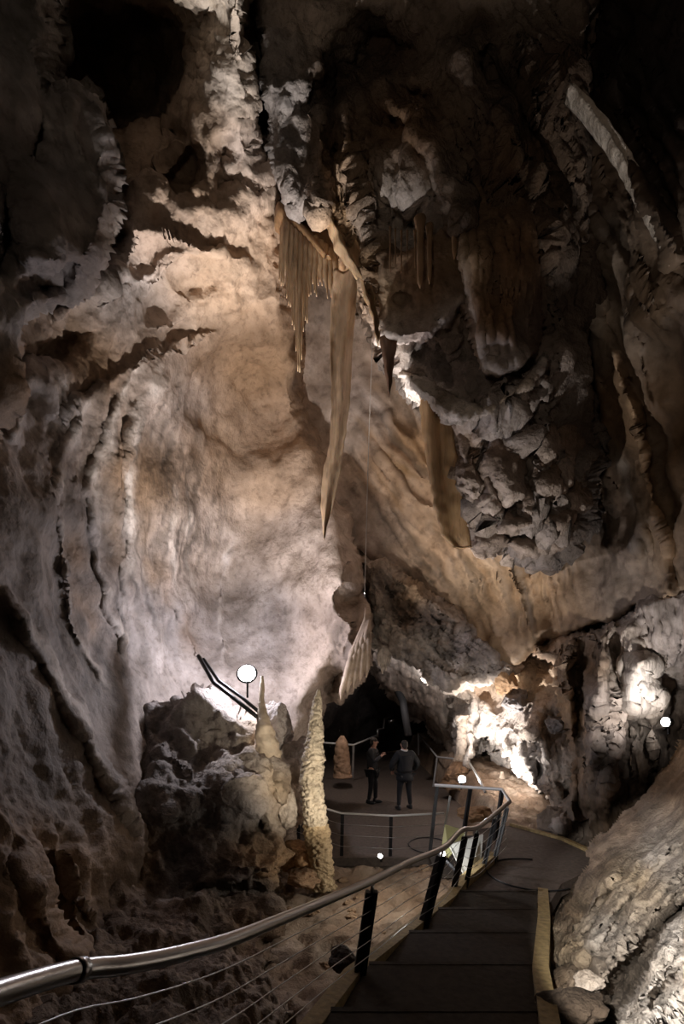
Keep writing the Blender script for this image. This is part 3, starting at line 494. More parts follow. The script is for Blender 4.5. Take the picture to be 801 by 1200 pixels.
def smooth_path(pts, n=6):
    pts = [Vector(p) for p in pts]; out = []
    for i in range(len(pts) - 1):
        p0 = pts[max(i - 1, 0)]; p1 = pts[i]; p2 = pts[i + 1]; p3 = pts[min(i + 2, len(pts) - 1)]
        for k in range(n):
            t = k / n; out.append(.5 * ((2 * p1) + (p2 - p0) * t + (2 * p0 - 5 * p1 + 4 * p2 - p3) * t * t + (3 * p1 - p0 - 3 * p2 + p3) * t ** 3))
    out.append(pts[-1]); return out
def prism(bm, poly, z0, z1):
    lo = [bm.verts.new((x, y, z0)) for x, y in poly]; hi = [bm.verts.new((x, y, z1)) for x, y in poly]; n = len(poly)
    bm.faces.new(lo[::-1]); bm.faces.new(hi)
    for k in range(n): bm.faces.new((lo[k], lo[(k + 1) % n], hi[(k + 1) % n], hi[k]))
    bmesh.ops.recalc_face_normals(bm, faces=bm.faces); return bm
def local(root, p): return Vector(p) - root.location
def part(name, root, mat, fn, smooth=False):
    bm = bmesh.new(); fn(bm); return child(name, bm, mat, root, smooth)
def mesh_np(name, verts, faces, mat, parent=None, colour=None, smooth=True):
    me = bpy.data.meshes.new(name); me.from_pydata([tuple(map(float, v)) for v in verts], [], [tuple(f) for f in faces])
    if smooth:
        for p in me.polygons: p.use_smooth = True
    if colour is not None: paint(me, colour if callable(colour) else (lambda co: np.tile(np.array(colour, float), (len(co), 1)) * (1 + .25 * fbm(co * 2.5, 3, 5))[:, None]))
    return link_mesh(name, me, mat, parent)

def spire(name, pts, colour, parent=None, mat=None, seg=40, rows=120, lump=.3, lf=6, base=None, seed=1, pinch=1.0):
    """stalagmite or stalactite along px rows (px, py, D, half width px)"""
    w = np.array([P(a, b, c) for a, b, c, _ in pts]); rad = np.array([h / F * c for _, _, c, h in pts])
    d = np.concatenate([[0], np.cumsum(np.linalg.norm(np.diff(w, axis=0), axis=1))]); t = np.linspace(0, d[-1], rows)
    c = np.column_stack([np.interp(t, d, w[:, k]) for k in range(3)]); r = np.interp(t, d, rad)
    org = np.array(base if base is not None else c[-1])
    th = np.linspace(0, 2 * np.pi, seg, endpoint=False)
    vs = np.array([[c[i, 0] + r[i] * math.cos(a), c[i, 1] + r[i] * math.sin(a), c[i, 2]] for i in range(rows) for a in th])
    ax = np.repeat(c, seg, axis=0); out = vs - ax; nn = out / (np.linalg.norm(out, axis=1)[:, None] + 1e-9)
    rr = np.repeat(r, seg)
    h = lump * rr * (billow(vs * lf + seed, 3, seed, .5) * 1.3 - .8) + lump * .5 * rr * fbm(vs * lf * .4, 2, seed + 4)
    vs = vs + nn * h[:, None]
    vs[:, 2] += lump * .3 * rr * perlin(vs * lf * 1.5, seed + 9)
    fs = [(i * seg + k, i * seg + (k + 1) % seg, (i + 1) * seg + (k + 1) % seg, (i + 1) * seg + k) for i in range(rows - 1) for k in range(seg)]
    vs = np.vstack([vs, c[0], c[-1]]); a, b = len(vs) - 2, len(vs) - 1
    fs += [(a, (k + 1) % seg, k) for k in range(seg)] + [(b, (rows - 1) * seg + k, (rows - 1) * seg + (k + 1) % seg) for k in range(seg)]
    o = mesh_np(name, vs - (org if parent is None else np.array(parent.location)), fs, mat or ROCK, parent, colour)
    if parent is None: o.location = org
    return o
def drape(name, rows, colour, parent=None, mat=None, n=90, seg=16, thick=.05, wave=.08, wf=2.5, seed=1, fringe=.0, jag=.02):
    """hanging mineral curtain: rows of (py, px_left, px_right, D)"""
    R = np.array(rows, float); t = np.linspace(R[0, 0], R[-1, 0], n)
    xl, xr, D = (np.interp(t, R[:, 0], R[:, k]) for k in (1, 2, 3))
    org = np.array(P((R[0, 1] + R[0, 2]) / 2, R[0, 0], R[0, 3])) if parent is None else np.array(parent.location)
    fr, bk = [], []
    for i in range(n):
        j = jag * (perlin(np.array([[t[i] * .07, seed, 0.]]), seed)[0]); j2 = jag * (perlin(np.array([[t[i] * .07, seed, 9.]]), seed)[0])
        for k in range(seg + 1):
            u = k / seg; x = xl[i] + (xr[i] - xl[i]) * u
            p = np.array(P(x, t[i], D[i])); p[0] += j * (1 - u) + j2 * u
            p[1] += wave * math.sin(u * wf * math.pi + seed + t[i] * .01) + .3 * wave * math.sin(u * 9 + t[i] * .03)
            e = thick * (.25 + .75 * math.sin(math.pi * min(max(u, .0), 1)) ** .5)
            fr.append(p - [0, e, 0]); bk.append(p + [0, e, 0])
    m = seg + 1; fs = []
    for i in range(n - 1):
        for k in range(seg):
            a = i * m + k; fs.append((a, a + m, a + m + 1, a + 1)); b = a + n * m; fs.append((b, b + 1, b + m + 1, b + m))
        for k in (0, seg):
            a = i * m + k; b = a + n * m; fs.append((a, b, b + m, a + m) if k == 0 else (a, a + m, b + m, b))
    for k in range(seg):
        for i in (0, n - 1):
            a = i * m + k; b = a + n * m; fs.append((a, a + 1, b + 1, b))
    vs = np.array(fr + bk) - org
    o = mesh_np(name, vs, fs, mat or DRAPE, parent, colour)
    if parent is None: o.location = org
    return o
def boulder(name, label, px, py, D, rx, ry, rz, colour, seed=1, rot=0, lump=.25, parent=None, mat=None, cat='rock', cuts=3, group=None):
    bm = bmesh.new(); bmesh.ops.create_icosphere(bm, subdivisions=5, radius=1)
    co = np.array([v.co[:] for v in bm.verts])
    # flatten with a few planes so that it reads as broken rock
    rs = np.random.RandomState(seed)
    for k in range(9):
        nv = rs.normal(size=3); nv /= np.linalg.norm(nv); dd = co @ nv; lim = .62 + .25 * rs.rand(); co = co - np.clip(dd - lim, 0, None)[:, None] * nv * .9
    co = co * (1 + lump * fbm(co * 1.3 + seed, 3, seed) + .10 * ridged(co * 3 + seed, 3, seed + 3))[:, None]
    ca, sa = math.cos(rot), math.sin(rot); co = co * np.array([rx, ry, rz]); x = co[:, 0] * ca - co[:, 2] * sa; z = co[:, 0] * sa + co[:, 2] * ca; co = np.column_stack([x, co[:, 1], z])
    for v, c in zip(bm.verts, co): v.co = Vector(c)
    o = child(name, bm, mat or ROCKR, parent); paint(o.data, lambda c: np.tile(np.array(colour), (len(c), 1)) * (1 + .3 * fbm(c * 3, 3, seed))[:, None])
    o.location = P(px, py, D)
    if parent is None: tag(o, label, cat, group)
    return o

DRAPE = rock_mat('translucent_flowstone', .25, .55, 9, (2.0, 2.0, .25))
DRAPE.node_tree.nodes['Principled BSDF'].inputs['Subsurface Weight'].default_value = .25
DRAPE.node_tree.nodes['Principled BSDF'].inputs['Subsurface Radius'].default_value = (.12, .05, .02)
LENS = glow('lamp_lens', (.93, .93, 1.0), 60); LENSW = glow('warm_lamp_lens', (1, .95, .9), 18)

# ------------------------------------------------------------ stalagmites, stalactites and curtains
t = spire('stalagmite', [(373, 808, 8.0, 1.5), (372, 822, 8.0, 5), (369, 860, 8.0, 9), (367, 890, 8.0, 12), (364, 915, 8.0, 12.5), (368, 945, 8.0, 12), (372, 980, 8.0, 14), (376, 1015, 8.0, 12), (377, 1040, 8.0, 15)],
          lambda co: np.where((co[:, 2] > 1.0)[:, None], np.array([.66, .57, .44]), np.array([.60, .46, .28])) * (1 - .45 * np.clip(.6 - co[:, 2] * .8, 0, 1))[:, None] * (1 + .2 * fbm(co * 5, 2, 3))[:, None], lump=.30, lf=13, seg=72, rows=300, seed=21, mat=ROCKR)
tag(t, 'tall slender knobbly cream stalagmite standing alone on the cave floor', 'stalagmite')
t = spire('stalagmite', [(307, 792, 8.75, 1.5), (307, 805, 8.7, 3), (306, 820, 8.6, 3), (307, 832, 8.5, 5), (309, 850, 8.35, 9), (314, 880, 8.4, 13), (322, 905, 8.6, 12), (328, 935, 8.9, 10)], (.66, .55, .42), lump=.3, lf=5, seg=36, rows=110, seed=22, mat=ROCKS)
tag(t, 'thin pale stalagmite with a spreading base beside the bright alcove lamp', 'stalagmite')
t = spire('stalagmite', [(401, 862, 15.8, 2), (400, 870, 15.8, 7), (400, 890, 15.8, 9), (401, 911, 15.8, 11)], (.50, .33, .22), lump=.2, lf=3, seg=32, rows=60, seed=23)
tag(t, 'squat orange brown stalagmite behind the platform left of the two people', 'stalagmite')
t = spire('stalagmite', [(588, 904, 13.6, 1.5), (588, 910, 13.6, 3), (588, 916, 13.6, 5)], (.45, .38, .3), lump=.2, lf=3, seg=20, rows=24, seed=24)
tag(t, 'tiny pale stalagmite on the brown grotto floor under the overhang', 'stalagmite')

t = drape('flowstone_curtain', [(318, 392, 420, 8.3), (345, 388, 418, 8.4), (400, 386, 413, 8.5), (470, 388, 410, 8.5), (520, 386, 403, 8.55), (545, 379, 400, 8.6), (575, 376, 394, 8.6), (600, 376, 388, 8.6), (612, 377, 384, 8.6), (632, 379, 380, 8.6)], (.50, .36, .24), wave=.05, seed=2)
tag(t, 'long pointed tan flowstone curtain hanging in the middle above the alcove', 'drapery')
t = drape('flowstone_curtain', [(462, 492, 516, 8.4), (500, 494, 528, 8.3), (560, 502, 538, 8.3), (600, 510, 545, 8.3), (628, 516, 550, 8.35), (642, 530, 552, 8.4)], (.46, .31, .17), wave=.05, seed=4, jag=.06)
tag(t, 'broad amber flowstone curtain hanging at the left edge of the dark hanging rock', 'drapery')
t = drape('flowstone_curtain', [(396, 444, 466, 7.5), (410, 447, 464, 7.5), (435, 451, 460, 7.5), (465, 455, 456.5, 7.5)], (.20, .12, .08), wave=.03, n=40, seed=5)
tag(t, 'short dark brown pointed curtain under the round rock lobe', 'drapery')
t = drape('flowstone_curtain', [(246, 376, 384, 8.0), (290, 392, 420, 8.0), (330, 420, 434, 8.0), (370, 434, 442, 8.0), (402, 441, 445, 7.9)], (.58, .42, .26), wave=.07, n=70, seed=6, jag=.06)
tag(t, 'narrow slanting tan curtain with bright edge joining grey slab to rock lobe', 'drapery')
# fringe of stalactites
fr = empty('stalactite_fringe', P(345, 285, 8.9)); tag(fr, 'fan of thin tan stalactites hanging under a dark shelf beside the grey slab', 'stalactites')
rs = random.Random(5)
for k in range(34):
    u = k / 33; x = 332 + 62 * u; y0 = 270 + 40 * u ** 1.2
    ln = (40 + 110 * math.exp(-((u - .32) / .13) ** 2) + 30 * rs.random()) * (1 - .3 * u)
    D = 8.75 - .25 * (k % 3) * .5
    lean = -6 + 10 * u
    spire('stalactite', [(x + lean * 1.0 + 1, y0 + ln, D, .5), (x + lean * .6, y0 + ln * .6, D, 1.8), (x, y0, D, 3.4 + rs.random()), (x, y0 - 12, D + .1, 4.5)], (.44, .31, .19), parent=fr, lump=.2, lf=6, seg=8, rows=22, seed=100 + k, mat=DRAPE)
sh = drape('shelf', [(258, 322, 352, 8.9), (266, 322, 374, 8.85), (280, 336, 392, 8.8), (300, 360, 402, 8.75), (318, 380, 404, 8.7)], (.30, .18, .09), parent=fr, wave=.1, thick=.28, n=30, seed=7)
t = drape('flowstone_fin', [(108, 664, 668, 6.4), (130, 681, 693, 6.35), (180, 719, 732, 6.3), (230, 745, 758, 6.25), (270, 766, 780, 6.2), (292, 780, 793, 6.2), (304, 788, 794, 6.2)], (.85, .78, .70), wave=.03, thick=.09, n=80, seg=8, seed=9, jag=.05, mat=ROCKR)  # pale colour stands in for light on the fin
tag(t, 'long slanting rock fin painted pale as a lit streak high on the dark right wall', 'rock')
t = spire('rock_pillar', [(541, 838, 14.4, 7), (541, 860, 14.4, 5), (540, 880, 14.4, 5), (539, 893, 14.4, 7), (536, 908, 14.4, 14), (535, 922, 14.5, 20)], lambda co: np.where((co[:, 2] > .75)[:, None], np.array([.72, .62, .52]), np.array([.40, .26, .16])), lump=.4, lf=3.5, seg=40, rows=110, seed=61, mat=ROCKR)
tag(t, 'slim pale rock pillar with lumpy brown foot between tunnel mouth and bright overhang', 'rock column')
# single soda straws and stalactites on the hanging rock
straws = [(457, 280, 318, 1.0), (463, 282, 314, .8), (470, 284, 320, 1.0), (477, 284, 306, .8), (492, 270, 338, 4.5), (503, 278, 333, 3.2), (532, 270, 304, 3.5), (486, 284, 314, 1.2)]
labs = ['thin pale straw stalactite leftmost in the row under the bright hollow', 'short thin straw stalactite second from left under the bright hollow', 'thin straw stalactite third from left under the bright hollow', 'shortest straw stalactite in the row under the bright hollow',
        'thickest brown stalactite with a pale drip tip right of the straws', 'blunt brown stalactite just right of the thickest one', 'short brown stalactite at the top of the long rim-lit lobe edge', 'thin straw stalactite right beside the thickest brown stalactite']
for (x, a, b, r), lb in zip(straws, labs):
    o = spire('stalactite', [(x, b, 6.9, .35 * min(r, 1.2)), (x, b - 8, 6.9, .7 * r), (x, a, 7.0, r), (x, a - 14, 7.1, r * 1.5)], (.42, .28, .17), lump=.15, lf=8, seg=12, rows=26, seed=int(x), mat=DRAPE, base=P(x, a, 7.0)); tag(o, lb, 'stalactite', 'small stalactites under the bright hollow')
# fluted drape above the tunnel mouth
fd = empty('fluted_drapery', P(420, 740, 9.9)); tag(fd, 'pale fluted drapery with ragged tips hanging over the dark tunnel mouth', 'drapery')
for k in range(9):
    u = k / 8
    x0 = 428 + 5 * u; x1 = 400 + 30 * u; yb = 820 - 26 * u - (7 if k % 2 else 0)
    spire('fold', [(x1 - 1, yb, 9.75, .6), (x1, yb - 10, 9.75, 3.0), (x1 + (x0 - x1) * .35, yb - 45, 9.7, 3.8), (x0, 724, 9.8, 1.6), (x0, 712, 10.0, .8)], (.62, .50, .41), parent=fd, lump=.12, lf=5, seg=12, rows=40, seed=200 + k, mat=ROCKS)
ck = empty('stalactite_clump', P(450, 765, 11.9)); tag(ck, 'small bright white clump of stubby stalactites under the grey ledge', 'stalactites')
for k, (x, b) in enumerate([(444, 781), (448, 790), (452, 786), (456, 780), (450, 778)]):
    spire('stalactite', [(x, b, 11.7, .7), (x, b - 6, 11.7, 2.0), (x, 766, 11.8, 3.0), (450, 756, 11.9, 3)], (.8, .75, .7), parent=ck, lump=.2, lf=5, seg=10, rows=18, seed=220 + k)

# ------------------------------------------------------------ loose rocks
boulder('boulder', 'pale grey angular slab leaning behind the thin stalagmite', 322, 852, 9.0, .30, .35, .42, GREY, 3, .25)
boulder('boulder', 'grey flat-faced block leaning at the edge of the dark passage left of tall stalagmite', 344, 893, 8.9, .26, .3, .42, GREY, 4, -.35)
boulder('boulder', 'whitish cracked block lowest at the right foot of the mound', 341, 948, 8.4, .19, .25, .36, PALE, 5, .1)
boulder('boulder', 'orange brown lumpy rock between the mound and the tall stalagmite', 350, 1003, 8.2, .30, .3, .20, (.40, .24, .12), 6, .2, .4)
boulder('boulder', 'brown low rock at the foot of the tall stalagmite, left side', 357, 1028, 7.9, .28, .3, .11, (.34, .22, .13), 7, 0, .4)
boulder('boulder', 'flat ochre topped rock slab at the right end of the mound base', 300, 1006, 7.7, .52, .4, .17, (.42, .28, .16), 8, -.12)
boulder('boulder', 'dark stone lying near the wires below the near handrail', 402, 1124, 4.9, .12, .14, .10, (.08, .06, .05), 9)
boulder('boulder', 'rounded grey brown rock at the foot of the fluted column beside the walkway', 658, 970, 9.5, .34, .35, .36, (.30, .25, .21), 10, .2)
boulder('boulder', 'dark knob of rock jutting over the bright overhang', 604, 822, 11.9, .34, .3, .27, DGREY, 11, .3, .35)
boulder('boulder', 'tan hanging block under the ledge end above the bright overhang', 590, 790, 11.6, .28, .3, .42, (.46, .29, .16), 12, .25, .3)
boulder('boulder', 'dark stone block in the hollow of the fluted column left part', 650, 848, 10.6, .20, .3, .17, DGREY, 13, .4)
boulder('boulder', 'low brown stone behind the landing near the bright overhang', 560, 955, 9.9, .35, .3, .14, (.45, .28, .15), 14)
boulder('boulder', 'dark broken rock beside the stair edging, at the foot of the slope', 668, 1180, 3.4, .20, .2, .10, (.09, .065, .045), 15, .3)
boulder('boulder', 'small pale broken rock piece low on the slope beside the stair edging', 690, 1150, 3.8, .09, .1, .05, PALE, 16, .3)

rs2 = random.Random(11)
for k in range(16):
    px = rs2.uniform(335, 500); D = rs2.uniform(5.6, 9.0); sz = rs2.uniform(.04, .10)
    py = HY + (EYE - (-.02)) / D * F
    boulder('stone', 'small brown stone lying loose on the rocky floor between stairs and tall stalagmite', px, py, D, sz * 1.3, sz, sz * .7, (.36, .25, .16), 50 + k, group='loose stones on the cave floor')

# ------------------------------------------------------------ stairs, landing, platform
def zf(D): return .5 if D >= 6.47 else .5 + .155 * (6.47 - D)
LK = [(-.95, .3), (-.80, 1.0), (-.52, 2.0), (-.22, 3.0), (.12, 4.0), (.78, 5.2), (1.38, 6.3), (1.65, 6.87), (2.40, 7.95)]
RK2 = [(.25, .3), (.55, 1.0), (.92, 2.0), (1.18, 3.0), (1.50, 4.0), (2.0, 5.2), (2.48, 6.45)]
def xat(line, D): return float(np.interp(D, [p[1] for p in line], [p[0] for p in line]))
st = empty('staircase', (1.0, 6.47, .5)); tag(st, 'dark concrete staircase of shallow treads going down to the landing', 'stairs')
for k in range(8):
    d1 = 6.47 - .775 * k; d0 = max(d1 - .775, .32); z = .5 + .12 * (k + 1)
    def fn(bm, d0=d0, d1=d1, z=z):
        pl = [(xat(LK, d0) + .02, d0), (xat(RK2, d0) - .02, d0), (xat(RK2, d1) - .02, d1), (xat(LK, d1) + .02, d1)]
        prism(bm, [(x - 1.0, y - 6.47) for x, y in pl], z - .62, z - .5)
        b2 = [(xat(LK, d1) + .02, d1 - .03), (xat(RK2, d1) - .02, d1 - .03), (xat(RK2, d1) - .02, d1 + .02), (xat(LK, d1) + .02, d1 + .02)]
        prism(bm, [(x - 1.0, y - 6.47) for x, y in b2], z - .535, z - .495)
    part('tread', st, TREAD, fn)
def kerb(name, label, pts, wd, h, mat):
    t = empty(name, (pts[0][0], pts[0][1], pts[0][2]))
    bm = bmesh.new(); prev = None; o = Vector(pts[0])
    for i, p in enumerate(pts):
        a = Vector(pts[max(i - 1, 0)]); b = Vector(pts[min(i + 1, len(pts) - 1)]); d = (b - a); d.z = 0; d.normalize(); n = Vector((-d.y, d.x, 0)) * wd / 2; c = Vector(p) - o
        q = [bm.verts.new(c + n + Vector((0, 0, h))), bm.verts.new(c - n + Vector((0, 0, h))), bm.verts.new(c - n - Vector((0, 0, .18))), bm.verts.new(c + n - Vector((0, 0, .18)))]
        if prev:
            for k in range(4): bm.faces.new((prev[k], prev[(k + 1) % 4], q[(k + 1) % 4], q[k]))
        else: bm.faces.new(q)
        prev = q
    bm.faces.new(prev[::-1]); bmesh.ops.recalc_face_normals(bm, faces=bm.faces)
    me = bpy.data.meshes.new(name); bm.to_mesh(me); bm.free(); me.materials.append(mat)
    bpy.data.objects.remove(t); ob = bpy.data.objects.new(name, me); COL.objects.link(ob); ob.location = o; tag(ob, label, 'edging'); return ob
kerb('stair_edging', 'long worn yellowish edging board along the left side of the stairs', [(x - .04, y, zf(y) + .02) for x, y in LK], .13, .10, KERB)
kerb('stair_edging', 'short worn yellowish edging beam along the right side of the stairs', [(x + .05, y, zf(y) + .02) for x, y in RK2], .12, .14, KERB)
ld = part('landing', None, CONC, lambda bm: prism(bm, [(1.62, 6.4), (2.6, 6.4), (3.0, 7.0), (4.1, 7.9), (3.85, 8.9), (3.25, 9.85), (2.45, 9.6), (2.42, 7.95), (1.66, 6.87)], .32, .5)); tag(ld, 'dark concrete landing at the foot of the near stairs', 'walkway')
kerb('landing_edging', 'low tan edging along the far right side of the landing', [(3.25, 9.85, .5), (3.85, 8.95, .5), (4.1, 7.95, .5)], .08, .05, KERB)
cb = part('cable_loop', None, BLACKM, lambda bm: tube(bm, smooth_path([(2.72 + .62 * math.cos(a), 7.35 + .62 * math.sin(a), .513) for a in np.linspace(1.2, 5.2, 16)], 3), .012, 6), True); tag(cb, 'thin black cable curving in a half circle on the landing', 'cable')
cb = part('cable_loop', None, BLACKM, lambda bm: tube(bm, smooth_path([(1.75 + .42 * math.cos(a), 10.2 + .5 * math.sin(a), .013) for a in np.linspace(0, 6.0, 18)], 3), .012, 6), True); tag(cb, 'thin black cable loop lying on the platform by its front railing', 'cable')
pf = part('platform', None, CONC, lambda bm: prism(bm, [(-.98, 9.5), (1.7, 9.5), (2.5, 10.3), (3.4, 14.8), (3.1, 16.5), (3.4, 24), (-2.6, 24), (-2.4, 14)], -.16, 0)); tag(pf, 'wide dark brown viewing platform floor where the two people stand', 'platform')
ls = empty('lower_steps', (1.95, 8.9, 0)); tag(ls, 'three dark steps from the landing down to the viewing platform', 'stairs')
for k in range(3):
    part('tread', ls, TREAD, lambda bm, k=k: box(bm, (.38 - .28 * k - .05, .05, .40 - .14 * k - .03), (.30, 1.2, .06)))

# ------------------------------------------------------------ railings
nr = empty('stair_railing', P(420, 1155, 4.0)); tag(nr, 'near curving polished steel handrail with black posts and wires beside the stairs', 'railing')
rail_px = [(-90, 1196, .95), (0, 1163, 1.2), (90, 1137, 1.5), (150, 1130, 1.68), (210, 1118, 1.9), (270, 1101, 2.2), (330, 1077, 2.7), (390, 1052, 3.4), (440, 1030, 4.05), (480, 1010, 4.75), (520, 993, 5.6), (541, 973, 6.4), (562, 968, 6.85), (596, 940, 7.75)]
rp = smooth_path([local(nr, P(*a)) for a in rail_px], 7)
part('handrail', nr, STEEL, lambda bm: tube(bm, rp, .031, 20), True)
part('handrail_joint', nr, STEEL, lambda bm: tube(bm, [local(nr, P(86, 1138, 1.49)), local(nr, P(97, 1136, 1.52))], .036, 20), True)
def post(root, top, bot, wd=.09, mat=None, neck=True):
    a = local(root, P(*top)); b = local(root, P(*bot))
    def fn(bm):
        ax = (a - b); L = ax.length; q = ax.to_track_quat('Z', 'X').to_matrix(); a2 = b + ax * (1 - .07 / L if neck else 1); Lb = (a2 - b).length
        for s in (-1, 1):
            box(bm, b + (a2 - b) * .5 + q @ Vector((0, 0, 0)) + Vector((s * wd * .32, 0, 0)), (wd * .30, wd * .75, Lb), q, .004)
        box(bm, b + (a2 - b) * .5, (wd * .4, wd * .4, Lb * .98), q)
    o = part('post', root, mat or BLACKM, fn)
    if neck:
        bm = bmesh.new(); tube(bm, [a - (a - b).normalized() * .09, a], .014, 8); child('bracket', bm, STEEL, o)
    return o
for tp, bt, wd in [((437, 1034, 4.0), (419, 1157, 4.0), .10), ((519, 996, 5.5), (495, 1088, 5.25), .085), ((546, 974, 6.5), (530, 1048, 6.6), .075), ((560, 970, 6.8), (545, 1040, 6.85), .07), ((581, 954, 7.4), (566, 1018, 7.45), .07), ((595, 942, 7.7), (578, 1012, 7.8), .07), ((-40, 1182, 1.08), (-30, 1500, 1.3), .09)]:
    post(nr, tp, bt, wd)
for k in range(5):
    off = .13 + .125 * k
    part('wire', nr, STEEL, lambda bm, off=off: tube(bm, [v + Vector((.0, .0, -off * (.9 if i < 80 else 1.0))) for i, v in enumerate(rp)][::2], .0032, 6, True), True)
def railing(label, pts, posts, r=.022, wires=0, pm=None, wd=.04):
    t = empty('platform_railing', P(*posts[0][1]) if posts else P(*pts[0])); tag(t, label, 'railing')
    w = [local(t, P(*a)) for a in pts]
    part('handrail', t, GALV, lambda bm: tube(bm, w, r, 10), True)
    for a, b in posts: post(t, a, b, wd, pm, False)
    for k in range(wires):
        part('wire', t, STEEL, lambda bm, k=k: tube(bm, [v - Vector((0, 0, .2 * (k + 1))) for v in w], .004, 5), True)
    return t
railing('dark-railed guard on the far side of the landing turning back left', [(509, 920, 9.0), (588, 925, 8.7), (597, 939, 7.8)], [((512, 921, 9.0), (503, 1003, 9.0)), ((551, 923, 8.9), (540, 995, 8.8)), ((588, 925, 8.7), (580, 985, 8.6))], .028, 0, BLACKM, .06)
railing('thin steel railing along the front edge of the viewing platform', [(318, 928, 10.2), (349, 938, 9.7), (400, 953, 9.3), (460, 956, 9.3), (520, 953, 9.3)], [((401, 953, 9.35), (400, 1003, 9.6)), ((458, 956, 9.35), (457, 1004, 9.6)), ((349, 938, 9.75), (350, 1000, 9.9))], .018, 3, BLACKM, .045)
railing('steel railing at the back left of the platform behind the tall stalagmite', [(345, 867, 17), (385, 871, 16.6), (414, 873, 16.5), (441, 862, 18)], [((414, 873, 16.5), (413, 912, 17)), ((346, 867, 17), (346, 910, 17))], .03, 0, GALV, .05)
railing('zigzag steel railing along the right side of the viewing platform', [(489, 859, 21), (512, 887, 16), (530, 889, 15.4), (548, 891, 14.8), (561, 912, 12.0), (568, 928, 10.8)], [((512, 887, 16), (507, 924, 16)), ((548, 891, 14.8), (541, 930, 15)), ((490, 860, 20.5), (490, 885, 21)), ((531, 889, 15.4), (529, 925, 15.4))], .028, 0, GALV, .05)
o = part('steel_strip', None, STEEL, lambda bm: box(bm, (0, 0, 0), (.035, .03, .55), Matrix.Rotation(.17, 3, 'Y'), .005)); o.location = P(524, 951, 8.8); tag(o, 'bright upright steel strip below the landing guard rail', 'metal strip')
fh = empty('far_handrail', P(450, 866, 20)); tag(fh, 'stepped grey metal stair rail far inside the dark tunnel', 'railing')
part('rail', fh, STEEL, lambda bm: tube(bm, [local(fh, P(*a)) for a in [(442, 864, 20), (442.5, 855, 20), (449, 854, 20.2), (450, 843, 20.2), (461, 841, 21)]], .05, 8), True)
part('rail', fh, STEEL, lambda bm: tube(bm, [local(fh, P(*a)) for a in [(455, 846, 20), (462, 844, 20)]], .06, 8), True)
pp = part('slanting_pipe', None, plain('dark_grey_pipe', (.07, .07, .075), .5), lambda bm: tube(bm, [P(461, 800, 17), P(472, 822, 16.6), (Vector(P(478, 862, 16.3)))], .12, 12), True); tag(pp, 'thick dark grey pipe slanting down inside the tunnel mouth', 'pipe')
pl = empty('fallen_pole', P(302, 838, 8.5)); tag(pl, 'pair of dark slanting bars lying on the mound left of the alcove lamp', 'bar')
part('bar', pl, BLACKM, lambda bm: tube(bm, [local(pl, P(*a)) for a in [(232, 768, 9.0), (250, 800, 8.8), (276, 820, 8.65), (301, 840, 8.4)]], .035, 8), True)
part('bar', pl, BLACKM, lambda bm: tube(bm, [local(pl, P(*a)) for a in [(238, 772, 9.1), (256, 798, 8.9), (284, 818, 8.7), (303, 834, 8.5)]], .03, 8), True)
hw = part('hanging_wire', None, STEEL, lambda bm: tube(bm, smooth_path([P(437, 384, 9.4), P(433, 480, 9.6), P(430, 580, 9.8), P(427, 700, 10.0)], 8), .008, 6), True); tag(hw, 'thin straight wire hanging down to the fluted drapery', 'wire')

# ------------------------------------------------------------ lamps
def lamp(label, p, r, aim, lens=None, body=.12):
    t = empty('flood_lamp', p); tag(t, label, 'lamp')
    q = Vector(aim).to_track_quat('Z', 'Y').to_matrix(); a = q @ Vector((0, 0, 1))
    def hs(bm):
        tube(bm, [-a * body, -a * body * .6, -a * .02], [r * .55, r * 1.1, r * 1.25], 18); 
    part('housing', t, BLACKM, hs, True)
    part('lens', t, lens or LENS, lambda bm: tube(bm, [-a * .025, a * .012, a * .02], [r, r, r * .7], 18), True)
    part('stand', t, BLACKM, lambda bm: box(bm, (-a * body * .6) + Vector((0, .02, -r * 1.6)), (.03, .03, r * 2.2)))
    return t
lamp('dazzling round flood lamp on top of the mound lighting the alcove', P(289, 789, 8.75), .145, (.05, -1, .45), glow('bright_lens', (.95, .93, 1), 45))
lamp('small bright round lamp beside the zigzag railing, lighting the overhang', P(541, 913, 12.0), .085, (0, -1, .5))
lamp('narrow lamp at the right edge above the rock slope', P(779, 846, 6.9), .06, (-1, -.22, .1), LENSW)
lamp('small ground lamp behind the second railing post', P(445, 1003, 6.9), .028, (-.5, -.7, .5), LENSW, .06)
lamp('small lamp under the pale panel beside the landing', P(519, 1000, 7.3), .035, (.5, -.5, .4), LENSW, .06)
sp = empty('pale_panel', P(535, 1000, 7.7)); tag(sp, 'tilted pale metal panel glowing from a lamp between landing and platform', 'panel')
WPAN = plain('pale_painted_metal', (.62, .62, .58), .45, 0, .1, 20)
def quad(bm, pts, th=.03):
    w = [local(sp, P(*a)) for a in pts]; n = (w[1] - w[0]).cross(w[2] - w[0]).normalized() * th
    a = [bm.verts.new(v) for v in w]; b = [bm.verts.new(v + n) for v in w]; bm.faces.new(a); bm.faces.new(b[::-1])
    for k in range(4): bm.faces.new((a[k], a[(k + 1) % 4], b[(k + 1) % 4], b[k]))
    bmesh.ops.recalc_face_normals(bm, faces=bm.faces)
part('front_plate', sp, WPAN, lambda bm: quad(bm, [(526, 990, 7.7), (566, 978, 8.0), (562, 1020, 7.9), (548, 1034, 7.5)]))
part('side_plate', sp, plain('yellowish_painted_metal', (.42, .42, .2), .5, 0, .1, 20), lambda bm: quad(bm, [(521, 966, 8.3), (548, 974, 8.2), (526, 1004, 7.8), (516, 1000, 8.0)]))
part('frame', sp, BLACKM, lambda bm: tube(bm, [local(sp, P(*a)) for a in [(512, 998, 7.6), (549, 1036, 7.45), (564, 1022, 7.85)]], .03, 8))

